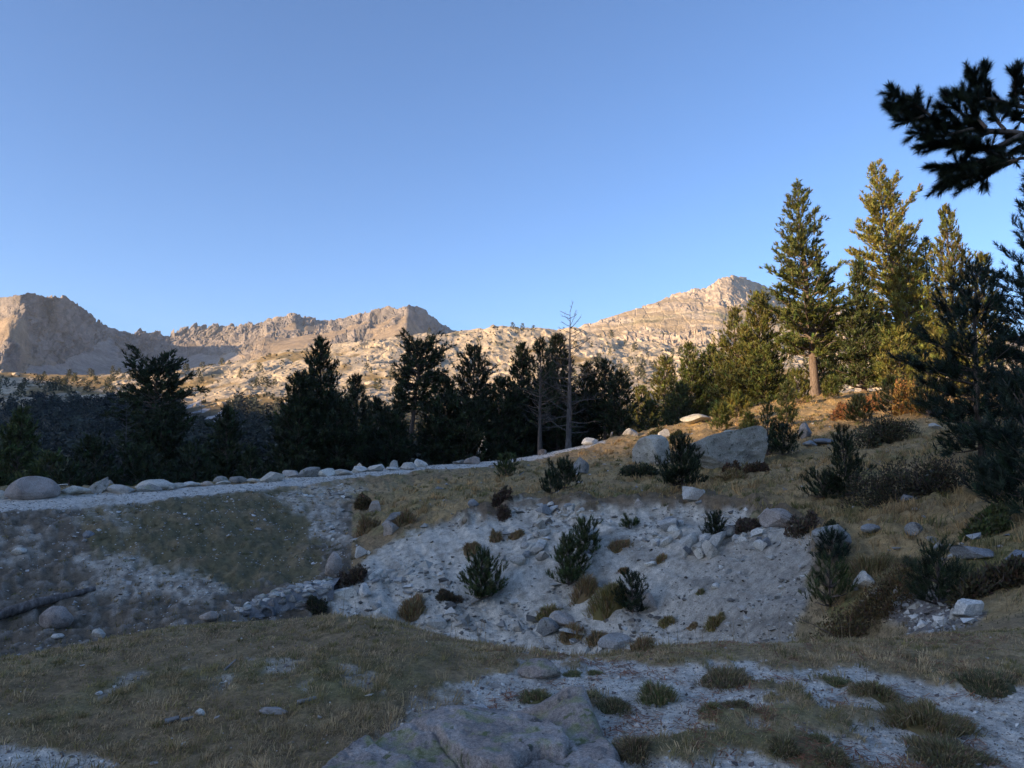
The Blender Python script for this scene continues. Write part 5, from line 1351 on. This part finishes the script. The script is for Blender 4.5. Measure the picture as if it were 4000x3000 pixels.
# ------------------------------------------------------------------ overhanging pine at the right, its trunk outside the picture
def overhang():
    r = np.random.default_rng(77)
    D = 5.4
    bx, by = 4.9, 5.6; z0 = float(gz(bx, by))
    root = bpy.data.objects.new('pine_tree', None); col.objects.link(root); root.location = (bx, by, z0)
    root['label'] = 'near pine whose dark bough hangs in from the upper right'; root['category'] = 'tree'
    o = np.array([bx, by, z0])
    t = np.linspace(0, 1, 10); H = 8.5
    tp = np.stack([.25 * t, .1 * t, H * t - .2], -1)
    V, Q = tube(tp, .19 * (1 - t) ** .8 + .01, 10); link('trunk', mesh_np('trunk', V, Q, [M_bark], True), root)
    lines = [  # px, py points and depth offset; first of each joins a bough
        ([(2440, 360), (2330, 320), (2212, 284), (2120, 276), (2040, 265), (1985, 246), (1940, 218)], 0, .030),
        ([(2000, 252), (1960, 222), (1932, 182)], .05, .008), ([(2010, 250), (1975, 225), (1968, 205)], -.1, .008), ([(1995, 250), (1955, 262), (1922, 246)], -.05, .008), ([(2040, 266), (2000, 262), (1965, 262)], .1, .008),
        ([(2440, 300), (2330, 250), (2212, 226), (2150, 212), (2112, 180), (2098, 152)], .25, .024), ([(2150, 215), (2100, 205), (2055, 192)], .2, .010), ([(2140, 208), (2125, 175), (2128, 150)], .3, .009), ([(2200, 225), (2185, 190), (2182, 162)], .2, .009), ([(2230, 228), (2210, 195), (2205, 165)], .3, .009),
        ([(2120, 276), (2070, 240), (2048, 212)], .1, .011), ([(2130, 276), (2095, 240), (2075, 205)], -.1, .011), ([(2170, 280), (2140, 245), (2110, 222)], -.15, .011), ([(2080, 270), (2050, 250), (2032, 236)], .12, .009),
        ([(2212, 288), (2150, 318), (2080, 314), (2008, 318)], -.1, .014), ([(2100, 278), (2040, 290), (1980, 282)], -.15, .010), ([(2150, 282), (2100, 300), (2050, 300)], .1, .010), ([(2060, 270), (2020, 276), (1998, 300)], .12, .008),
        ([(2330, 322), (2212, 312), (2165, 338), (2100, 346), (2036, 342)], .1, .015), ([(2120, 345), (2080, 360), (2040, 366)], .0, .009), ([(2165, 338), (2120, 325), (2075, 330)], -.12, .010),
        ([(2440, 372), (2300, 345), (2215, 338), (2170, 362), (2110, 378), (2065, 390), (2030, 402)], -.05, .016), ([(2100, 380), (2095, 395), (2080, 408)], -.1, .007), ([(2150, 368), (2130, 385), (2112, 402)], .05, .008), ([(2200, 345), (2160, 350), (2130, 352)], -.2, .009),
        ([(2260, 300), (2212, 262), (2180, 245), (2152, 230)], .15, .012), ([(2280, 310), (2240, 300), (2195, 320)], -.2, .010), ([(2300, 250), (2260, 215), (2240, 180)], .1, .012), ([(2320, 330), (2260, 360), (2220, 392)], .1, .010), ([(2212, 300), (2180, 305), (2140, 345)], .15, .009)]
    br = Acc(); tpos, tax, tl = [], [], []
    for q, (pl, dd, rad) in enumerate(lines):
        pts = np.array([P(a, b, D + dd + .05 * math.sin(k * 1.7 + q)) for k, (a, b) in enumerate(pl)])
        if pl[0][0] >= 2440: pts = np.concatenate([[o + np.array([.1, .05, 2.6 + .5 * (q % 3)])], pts])
        s = np.linspace(0, 1, len(pts)); S = np.linspace(0, 1, 14)
        pp = np.stack([np.interp(S, s, pts[:, i]) for i in range(3)], -1) + np.cumsum(r.normal(0, .006, (14, 3)), 0) * S[:, None]
        V, Q = tube(pp - o, rad * (1 - .8 * S) + .003, 5); br.add(V, Q)
        Ls = np.linalg.norm(np.diff(pp, axis=0), axis=1).sum()
        start = .55 if pl[0][0] >= 2400 else (.35 if Ls > .5 else .15)
        n = max(3, int(Ls * (1 - start) / .022))
        for k in range(n):
            f = start + (1 - start) * (k + r.uniform(0, .6)) / n
            p = np.array([np.interp(f, S, pp[:, i]) for i in range(3)])
            d = np.array([np.interp(min(f + .05, 1), S, pp[:, i]) - np.interp(max(f - .1, 0), S, pp[:, i]) for i in range(3)]); d /= np.linalg.norm(d) + 1e-9
            tpos.append(p - o); tax.append(d + r.normal(0, .12, 3)); tl.append(.066)
            if r.uniform() < .8:   # short side shoots
                sd = d * .6 + np.array([r.normal(0, .35), r.normal(0, .6), r.normal(.25, .5)]); sd /= np.linalg.norm(sd); l = r.uniform(.04, .11)
                ss = np.linspace(0, 1, 3)[:, None]
                V, Q = tube(p - o + sd * l * ss, np.array([.005, .004, .003]), 4); br.add(V, Q)
                for c in np.arange(.3, 1.01, .28): tpos.append(p - o + sd * l * c); tax.append(sd); tl.append(.06)
        for k in range(2): tpos.append(pp[-1] - o); tax.append(pp[-1] - pp[-3]); tl.append(.066)
    V, Q = br.get(); link('branches', mesh_np('branches', V, Q, [M_bark], True), root)
    tpos, tax, tl = np.array(tpos), np.array(tax), np.array(tl)
    cols = np.array((.024, .032, .015))[None] * r.uniform(.6, 1.4, (len(tpos), 1))
    V, T, Cc = blades(tpos, tax, tl, .0036, 60, (.4, 1.1), r, .6, cols)
    link('needles', mesh_np('needles', V, T, [M_needle], False, Cc), root)
    # rest of the crown, above and beside the picture
    tp2, ta2 = [], []
    for k in range(500):
        a = r.uniform(-1.5, 1.5); q = r.uniform(.4, 1.6); z = r.uniform(5.6, 8.6); q *= (9.2 - z) / 4.2
        tp2.append((.25 + q * math.cos(a), q * math.sin(a), z)); ta2.append((math.cos(a), math.sin(a), .6))
    tp2, ta2 = np.array(tp2), np.array(ta2)
    V, T, Cc = blades(tp2, ta2, np.full(len(tp2), .2), .02, 16, (.3, 1.1), r, .8, np.repeat(np.array([[.024, .032, .015]]), len(tp2), 0))
    link('crown', mesh_np('crown', V, T, [M_needle], False, Cc), root)
overhang()

# ------------------------------------------------------------------ grass, gravel, needle litter (nobody could count them)
def scatter(n, r0, r1, seed, th=.66):
    r = np.random.default_rng(seed)
    t = r.uniform(-th, th, n); rr = np.exp(r.uniform(math.log(r0), math.log(r1), n))
    return rr * np.sin(t), rr * np.cos(t), rr, r
def grass(name, n, r0, r1, seed, mask, hmin, hmax, palette, label, wmin=.0035, droop=.6, wk=.0009):
    x, y, rr, r = scatter(n, r0, r1, seed)
    g = sample(GRAVEL, x, y); tl = sample(TALL, x, y)
    keep = mask(x, y, g, tl, r)
    x, y, rr = x[keep], y[keep], rr[keep]; m = len(x)
    k1 = fbm(x * 1.1, y * 1.1, 3, 201); k2 = fbm(x * 4, y * 4, 2, 221)
    L = (hmin + (hmax - hmin) * np.clip(.5 + k2 + .5 * k1, 0, 1)) * r.uniform(.5, 1.25, m)
    a = r.normal(.3, 1.3, m) + 2 * k1; dr = droop * r.uniform(.3, 1.5, m)
    out = np.stack([np.cos(a), np.sin(a)], -1) * dr[:, None]
    z = gz(x, y) - .008
    V, T = curved_blades(np.stack([x, y, z], -1), L, out, np.maximum(wmin, wk * rr) * r.uniform(.7, 1.3, m), r)
    pal = np.array(palette); w = np.clip(np.stack([.5 + k1 * 1.2, .5 - k1 * 1.0, .35 + k2 * 1.2, .25 - k2 * .8][:len(pal)], -1), .03, 1) ** 1.5
    w /= w.sum(1, keepdims=True); cw_ = np.cumsum(w, 1); pick = (r.uniform(size=(m, 1)) > cw_).sum(1).clip(0, len(pal) - 1)
    c = pal[pick] * r.uniform(.6, 1.4, (m, 1))
    link(name, mesh_np(name, V, T, [M_grass], False, np.repeat(c, 5, 0)), None, None, label, 'grass', None, 'stuff')
def clumps(name, nc, per, r0, r1, seed, mask, rad, hmin, hmax, palette, label, cat='grass', wmin=.004, wk=.0009, droop=.9):
    """bunches: blades leaning outwards from common roots"""
    x, y, rr, r = scatter(nc, r0, r1, seed)
    keep = mask(x, y, sample(GRAVEL, x, y), sample(TALL, x, y), r); x, y, rr = x[keep], y[keep], rr[keep]; m = len(x)
    k1 = fbm(x * .6, y * .6, 3, seed * 7); R_ = rad[0] + (rad[1] - rad[0]) * r.uniform(0, 1, m) ** 2
    H_ = (hmin + (hmax - hmin) * np.clip(.45 + k1 + r.normal(0, .2, m), 0, 1)); lean = r.normal(0, .25, (m, 2)) + .2
    pal = np.array(palette); pc = pal[np.clip(((.5 + k1 * 1.1 + r.normal(0, .22, m)) * len(pal)).astype(int), 0, len(pal) - 1)] * r.uniform(.7, 1.3, (m, 1))
    i = np.repeat(np.arange(m), per); M = len(i); a = r.uniform(0, 6.283, M); q = np.sqrt(r.uniform(0, 1, M))
    bx = x[i] + np.cos(a) * q * R_[i]; by = y[i] + np.sin(a) * q * R_[i]
    out = np.stack([np.cos(a), np.sin(a)], -1) * (droop * (.3 + .8 * q) * r.uniform(.4, 1.3, M))[:, None] + lean[i]
    V, T = curved_blades(np.stack([bx, by, gz(bx, by) - .01], -1), H_[i] * r.uniform(.55, 1.2, M) * (1.1 - .4 * q), out, np.maximum(wmin, wk * rr[i]) * r.uniform(.7, 1.3, M), r)
    link(name, mesh_np(name, V, T, [M_grass], False, np.repeat(pc[i] * r.uniform(.65, 1.35, (M, 1)), 5, 0)), None, None, label, cat, None, 'stuff')
grass('turf_grass', 130000, 2.9, 9.0, 31, lambda x, y, g, t, r: (r.uniform(size=len(g)) > g * 1.15) | (r.uniform(size=len(g)) < .035), .015, .05,
      [(.48, .34, .19), (.24, .20, .075), (.36, .25, .14), (.35, .27, .085)], 'short brown and olive turf grass on the foreground knoll', .003, 1.1)
clumps('turf_bunches', 5200, 22, 2.9, 9.0, 35, lambda x, y, g, t, r: (g < .5) & (fbm(x * 1.3, y * 1.3, 2, 611) > -.12), (.02, .07), .03, .085,
       [(.19, .165, .065), (.31, .245, .10), (.43, .31, .16), (.52, .38, .21)], 'low bunches of withered grass on the foreground knoll', wmin=.003)
grass('slope_grass', 45000, 9.0, 48.0, 32, lambda x, y, g, t, r: (g < .5) & (t < .5) & (y > 8), .03, .09,
      [(.19, .15, .07), (.14, .13, .055), (.25, .19, .095), (.16, .125, .07)], 'short dark grass on the slope below the track', .004, .8)
clumps('slope_bunches', 3600, 14, 9.5, 48.0, 36, lambda x, y, g, t, r: (g < .6) & (t < .5) & (y > 8) & (fbm(x * .8, y * .8, 2, 621) > -.05), (.05, .16), .06, .16,
       [(.14, .135, .055), (.21, .17, .08), (.28, .205, .11)], 'dark bunches of grass on the slope below the track')
grass('dry_grass', 60000, 9.0, 70.0, 33, lambda x, y, g, t, r: (g < .5) & (t > .5) & (y > 8), .05, .16,
      [(.42, .28, .13), (.20, .175, .065), (.31, .215, .105), (.36, .23, .10)], 'short dry grass on the terrace and right slope', .005, .9)
clumps('dry_bunches', 9000, 20, 9.0, 70.0, 37, lambda x, y, g, t, r: (g < .45) & (t > .5) & (y > 8) & (r.uniform(size=len(g)) < np.clip(.55 + 1.6 * fbm(x * .45, y * .45, 3, 301), .06, 1)), (.08, .30), .14, .36,
       [(.17, .155, .055), (.26, .205, .085), (.36, .25, .115), (.45, .29, .13)], 'bunches of tall orange-brown grass on the terrace and right slope', wmin=.005)
clumps('edge_bunches', 9000, 16, 3.0, 45.0, 38, lambda x, y, g, t, r: (sample(EDGE, x, y) > .35) & (sample(track.astype(float), x, y) < .3) & (r.uniform(size=len(g)) < .28), (.02, .09), .04, .13,
       [(.20, .17, .07), (.30, .225, .105), (.40, .29, .15)], 'ragged bunches of grass along the edges of the gravel', wmin=.0035)
# single tall straws on the knoll edge
x, y, rr, r = scatter(900, 4.5, 8.2, 34)
k = (sample(GRAVEL, x, y) < .6) & (r.uniform(size=900) < .35)
x, y = x[k], y[k]; m = len(x)
V, T = curved_blades(np.stack([x, y, gz(x, y)], -1), r.uniform(.12, .34, m), r.normal(0, .28, (m, 2)), np.full(m, .004), r)
link('dry_stalks', mesh_np('dry_stalks', V, T, [M_grass], False, np.ones((len(V), 3)) * np.array([.30, .22, .12])), None, None, 'thin dry grass stalks standing on the knoll', 'grass', None, 'stuff')

OCT_V = np.array([[1, 0, 0], [-1, 0, 0], [0, 1, 0], [0, -1, 0], [0, 0, 1], [0, 0, -1.]]); OCT_T = np.array([[0, 2, 4], [2, 1, 4], [1, 3, 4], [3, 0, 4], [2, 0, 5], [1, 2, 5], [3, 1, 5], [0, 3, 5]])
def stones(name, x, y, size, r, palette, label, flat=(.35, .8), mat=None):
    m = len(x)
    q = r.normal(size=(m, 4)); q /= np.linalg.norm(q, axis=1, keepdims=True)
    w, a, b, c = q.T
    Rm = np.stack([np.stack([1 - 2 * (b * b + c * c), 2 * (a * b - c * w), 2 * (a * c + b * w)], -1), np.stack([2 * (a * b + c * w), 1 - 2 * (a * a + c * c), 2 * (b * c - a * w)], -1), np.stack([2 * (a * c - b * w), 2 * (b * c + a * w), 1 - 2 * (a * a + b * b)], -1)], 1)
    v = OCT_V[None] * r.uniform(.55, 1.15, (m, 6, 1)) + r.normal(0, .22, (m, 6, 3))
    v = np.einsum('mij,mkj->mki', Rm, v) * size[:, None, None]
    v[..., 2] *= r.uniform(*flat, (m, 1))
    v += np.stack([x, y, gz(x, y) + size * .12], -1)[:, None]
    T = (OCT_T[None] + (np.arange(m) * 6)[:, None, None]).reshape(-1, 3)
    pal = np.array(palette); c = pal[r.integers(0, len(pal), m)] * r.uniform(.7, 1.25, (m, 1))
    link(name, mesh_np(name, v.reshape(-1, 3), T, [mat or M_stone], False, np.repeat(c, 6, 0)), None, None, label, 'stones', None, 'stuff')
M_stone = mat_terrain('loose_stones', (30.0, 120.0), .25, .3, .01)
GRP = [(.55, .52, .46), (.66, .63, .57), (.40, .365, .315), (.49, .435, .37), (.24, .21, .18)]
x, y, rr, r = scatter(80000, 3.0, 9.0, 41)
k = (sample(GRAVEL, x, y) > .5) | (r.uniform(size=len(x)) < .02); x, y, rr = x[k][:34000], y[k][:34000], rr[k][:34000]
stones('gravel', x, y, .0035 + .0055 * r.pareto(2.8, len(x)).clip(0, 3.5), r, GRP + [(.16, .13, .115)], 'fine grey gravel of the foreground')
x, y, rr, r = scatter(90000, 9.2, 60.0, 42)
cl = fbm(x * .5, y * .5, 3, 331) + .5 * fbm(x * 2, y * 2, 2, 341)
px_, py_ = proj(x, y, gz(x, y))
k = (sample(GRAVEL, x, y) > .45) & (r.uniform(size=len(x)) < np.clip(.16 + 1.6 * cl + .30 * smooth(1200, 1350, py_) + .25 * smooth(1150, 900, px_) + .5 * smooth(1150, 1110, py_), .05, 1)); x, y, rr, px_ = x[k][:24000], y[k][:24000], rr[k][:24000], px_[k][:24000]
sz = (.014 + .0006 * rr) + .030 * r.pareto(2.0, len(x)).clip(0, 5) * (1 - .85 * (sample(track.astype(float), x, y) > .2)) * (.5 + .5 * smooth(1000, 700, np.abs(px_ - 950) + 500))
stones('scree_stones', x, y, sz, r, [(.49, .465, .405), (.58, .55, .49), (.39, .365, .31), (.29, .265, .225), (.16, .145, .125)], 'broken pale stones strewn over the gravel bank and track')
x, y, rr, r = scatter(40000, 13, 33.0, 43)
px_, py_ = proj(x, y, gz(x, y)); cl = fbm(x * .7, y * .7, 3, 351)
k = (px_ < 800) & (sample(GRAVEL, x, y) < .6) & (r.uniform(size=len(x)) < np.clip(.12 + .5 * cl + .3 * smooth(330, 150, np.abs(px_ - 300)) * smooth(1250, 1100, py_), 0.01, 1)); x, y, rr = x[k][:9000], y[k][:9000], rr[k][:9000]
stones('slope_stones', x, y, .022 + .024 * r.pareto(3, len(x)).clip(0, 3.5), r, [(.50, .48, .45), (.58, .56, .52), (.40, .38, .35)], 'small white stones scattered over the grass below the track')
x, y, rr, r = scatter(14000, 12, 60.0, 44)
px_, py_ = proj(x, y, gz(x, y))
k = (px_ > 900) & (sample(GRAVEL, x, y) < .5) & (r.uniform(size=len(x)) < .05 + .2 * (fbm(x * .3, y * .3, 2, 361) > .25)); x, y = x[k][:700], y[k][:700]
stones('terrace_stones', x, y, .04 + .05 * r.pareto(2.5, len(x)).clip(0, 3), r, [(.45, .43, .39), (.34, .33, .30), (.27, .27, .25)], 'loose pale stones lying in the terrace grass')
# dark clods of turf and soil on the brown part of the bank
x, y, rr, r = scatter(30000, 11, 22.0, 46)
px_, py_ = proj(x, y, gz(x, y)); cl = fbm(x * 1.1, y * 1.1, 3, 381)
k = (px_ > 1380) & (px_ < 1760) & (py_ > 1160) & (sample(GRAVEL, x, y) > .5) & (r.uniform(size=len(x)) < .12 + .9 * cl); x, y = x[k][:1500], y[k][:1500]
stones('soil_clods', x, y, .012 + .016 * r.pareto(3, len(x)).clip(0, 2.5), r, [(.07, .055, .042), (.10, .08, .06), (.14, .115, .09)], 'dark clods of soil strewn over the brown part of the gravel bank')
# pine needles fallen on the foreground gravel
x, y, rr, r = scatter(30000, 3.0, 7.4, 45)
px_, py_ = proj(x, y, gz(x, y)); cl = fbm(x * 2.2, y * 2.2, 3, 371)
k = (px_ > 1050) & (cl > .02) & (r.uniform(size=len(x)) < .25 + 1.6 * cl); x, y = x[k][:9000], y[k][:9000]; m = len(x)
a = r.uniform(0, 6.28, m); d = np.stack([np.cos(a), np.sin(a), r.normal(0, .12, m)], -1) * r.uniform(.018, .045, m)[:, None]; e = np.stack([-np.sin(a), np.cos(a), 0 * a], -1) * .0028
c0 = np.stack([x, y, gz(x, y) + .006 + r.uniform(0, .008, m)], -1)
V = np.stack([c0 - d - e, c0 - d + e, c0 + d + e, c0 + d - e], 1).reshape(-1, 3)
cc = np.array([[.30, .12, .06], [.38, .17, .085], [.24, .105, .06]])[r.integers(0, 3, m)] * r.uniform(.7, 1.3, (m, 1))
link('needle_litter', mesh_np('needle_litter', V, np.arange(m * 4).reshape(-1, 4), [M_grass], False, np.repeat(cc, 4, 0)), None, None, 'rust-brown fallen pine needles on the foreground gravel', 'needles', None, 'stuff')

# ------------------------------------------------------------------ far trees and far stones on the hillside
def far_pine_shape(seed, H=1.0, n=34, nb=5):
    r = np.random.default_rng(seed); pos, ax = [], []
    R = r.uniform(.20, .32)
    for k in range(n):
        f = (k + .5) / n; rad = R * (1 - f) ** .75 * r.uniform(.4, 1.05) + .02; a = k * 2.4 + r.normal(0, .4)
        pos.append((rad * math.cos(a), rad * math.sin(a), .12 + .86 * f)); ax.append((math.cos(a), math.sin(a), .35))
    V, T, C_ = blades(np.array(pos), np.array(ax), np.full(n, .15), .085, nb, (.3, 1.3), r, .8, np.ones((n, 3)) * r.uniform(.6, 1.4, (n, 1)))
    tv, tq = tube(np.array([[0, 0, -.1], [0, 0, .5], [0, 0, .95]]), np.array([.025, .015, .004]), 4)
    tt = np.concatenate([tq[:, [0, 1, 2]], tq[:, [0, 2, 3]]])
    return np.concatenate([V, tv]), np.concatenate([T, tt + len(V)]), np.concatenate([C_, np.ones((len(tv), 3)) * 2.2])
rF = np.random.default_rng(91)
protos = []
for k in range(6):
    V, T, Cc = far_pine_shape(k + 1)
    g = np.array([(.075, .072, .030), (.10, .092, .034), (.06, .062, .028)][k % 3])
    protos.append(mesh_np('far_pine', V, T, [M_needle], False, Cc * g))
nr_, nc_ = HX.shape
def pick(n, wfun):
    i = rF.integers(0, nr_ - 14, n * 12); j = rF.integers(0, nc_, n * 12)
    w = wfun(H_PX[i, j], H_PY[i, j], HX[i, j], HY[i, j]); k = rF.uniform(size=len(i)) < w
    return i[k][:n], j[k][:n]
i, j = pick(290, lambda px, py, x, y: np.where((py < 862) & (px > -20) & (px < 1900) & (y > 350), np.clip(.12 + .9 * smooth(470, 250, px) + .5 * smooth(1230, 1330, px) * smooth(740, 760, py) + .8 * fbm(x / 60, y / 60, 2, 381), .02, 1) * .5, 0))
for a, b in zip(i, j):
    qx, qy = H_PX[a, b], H_PY[a, b]
    lab = ('small pine in the sunlit band below the left mountain' if qx < 430 else 'small pine dotted over the rocky hillside left of the flat-topped pine' if qx < 900 else
           'small pine on the rocky hillside behind the central dark pines' if qx < 1250 else 'small pine scattered below the right mountain')
    o = link('hillside_pine', protos[rF.integers(6)], None, (HX[a, b], HY[a, b], HZ[a, b]), lab, 'tree', lab.replace('small pine', 'small pines'))
    s = rF.uniform(3.5, 8.0); o.scale = (s * rF.uniform(.9, 1.4), s * rF.uniform(.9, 1.4), s); o.rotation_euler = (0, 0, rF.uniform(0, 6.28))
# the shaded wood below: one mass
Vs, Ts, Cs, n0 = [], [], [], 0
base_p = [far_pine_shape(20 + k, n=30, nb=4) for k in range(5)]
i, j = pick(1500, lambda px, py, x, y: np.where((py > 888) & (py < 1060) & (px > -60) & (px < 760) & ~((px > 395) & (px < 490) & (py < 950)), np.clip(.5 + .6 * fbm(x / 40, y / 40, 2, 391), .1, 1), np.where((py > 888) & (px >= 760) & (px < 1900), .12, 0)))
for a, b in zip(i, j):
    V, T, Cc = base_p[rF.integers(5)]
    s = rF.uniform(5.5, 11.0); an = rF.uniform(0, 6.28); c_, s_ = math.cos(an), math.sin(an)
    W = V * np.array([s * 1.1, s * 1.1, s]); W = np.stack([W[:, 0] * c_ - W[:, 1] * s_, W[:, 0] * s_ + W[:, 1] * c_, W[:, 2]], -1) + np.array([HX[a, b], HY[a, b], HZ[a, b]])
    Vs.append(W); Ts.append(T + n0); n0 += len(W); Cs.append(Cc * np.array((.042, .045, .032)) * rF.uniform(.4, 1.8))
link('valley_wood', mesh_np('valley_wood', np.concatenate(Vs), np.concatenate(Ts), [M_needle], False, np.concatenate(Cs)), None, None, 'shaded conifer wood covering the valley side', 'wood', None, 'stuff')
# leafless pale stems between them
ac = Acc()
i, j = pick(110, lambda px, py, x, y: np.where((py > 885) & (py < 1050) & (px > -40) & (px < 700), .5, 0))
for a, b in zip(i, j):
    h = rF.uniform(4, 9); p0 = np.array([HX[a, b], HY[a, b], HZ[a, b]])
    V, Q = tube(p0 + np.array([[0, 0, 0], [rF.normal(0, .25), 0, h * .5], [rF.normal(0, .5), 0, h]]), np.array([.16, .11, .03]), 4); ac.add(V, Q)
    for k in range(5):
        z = h * rF.uniform(.3, .95); az = rF.uniform(0, 6.28); l = h * .22 * rF.uniform(.5, 1)
        V, Q = tube(p0 + np.array([[0, 0, z], [l * math.cos(az), l * math.sin(az), z + l * .8]]), np.array([.07, .03]), 3); ac.add(V, Q)
V, Q = ac.get()
link('bare_stems', mesh_np('bare_stems', V, Q, [M_snag], True), None, None, 'bare grey stems standing in the shaded valley wood', 'wood', None, 'stuff')
# dark juniper scrub between the rocks: too many and too small to count
i, j = pick(1500, lambda px, py, x, y: np.where((py < 875) & (px > -40) & (px < 2000) & (y > 330), np.clip(.35 + 1.1 * fbm(x / 50, y / 70, 2, 411), .03, 1), 0))
m = len(i); sp = np.stack([HX[i, j], HY[i, j], HZ[i, j] + .3], -1)
V, T, Cc = blades(sp, np.tile(np.array([[0., 0, 1]]), (m, 1)) + rF.normal(0, .3, (m, 3)), rF.uniform(.9, 2.4, m), .9, 12, (.5, 1.5), rF, .3, np.array([[.075, .072, .03], [.10, .09, .038], [.055, .058, .028]])[rF.integers(0, 3, m)])
link('hillside_scrub', mesh_np('hillside_scrub', V, T, [M_needle], False, Cc), None, None, 'dark juniper scrub speckling the rocky hillside', 'scrub', None, 'stuff')
# boulders of the rocky hillside
i, j = pick(1000, lambda px, py, x, y: np.where((py < 880) & (px > -40) & (px < 2000) & (y > 330), np.clip(.5 + .9 * fbm(x / 45, y / 60, 2, 401), .05, 1), 0))
Vr, Tr = ico(1); Vs, Cs = [], []
m = len(i); base = np.stack([HX[i, j], HY[i, j], HZ[i, j]], -1)
s = (.6 + .7 * rF.pareto(2.2, m).clip(0, 3.2))
vv = Vr[None] * rF.uniform(.6, 1.2, (m, len(Vr), 1)); vv *= (s[:, None] * np.stack([rF.uniform(.8, 1.7, m), rF.uniform(.8, 1.5, m), rF.uniform(.5, 1.0, m)], -1))[:, None, :]
vv += base[:, None]
cc = np.array([[.52, .42, .29], [.44, .355, .25], [.36, .29, .20]])[rF.integers(0, 3, m)]
link('hillside_boulders', mesh_np('hillside_boulders', vv.reshape(-1, 3), (Tr[None] + (np.arange(m) * len(Vr))[:, None, None]).reshape(-1, 3), [mat_hill], False, np.repeat(cc, len(Vr), 0)), None, None, 'pale boulders strewn over the rocky hillside', 'boulders', None, 'stuff')

# ------------------------------------------------------------------ thin evening haze in the valley air
hz = bpy.data.materials.new('valley_haze'); hz.use_nodes = True
hn = hz.node_tree; hn.nodes.clear()
ho = hn.nodes.new('ShaderNodeOutputMaterial'); hv = hn.nodes.new('ShaderNodeVolumePrincipled')
hv.inputs['Color'].default_value = (.72, .84, 1.0, 1); hv.inputs['Density'].default_value = HAZE
hn.links.new(hv.outputs[0], ho.inputs['Volume'])
x0, x1, y0, y1, z0, z1 = -4700, 4700, -4700, 4700, -70, 460
Vh = np.array([[x, y, z] for x in (x0, x1) for y in (y0, y1) for z in (z0, z1)], float)
link('haze', mesh_np('haze', Vh, np.array([[0, 1, 3, 2], [4, 6, 7, 5], [0, 4, 5, 1], [2, 3, 7, 6], [0, 2, 6, 4], [1, 5, 7, 3]]), [hz]), None, None, 'thin blue evening haze filling the valley air', 'haze', None, 'stuff')
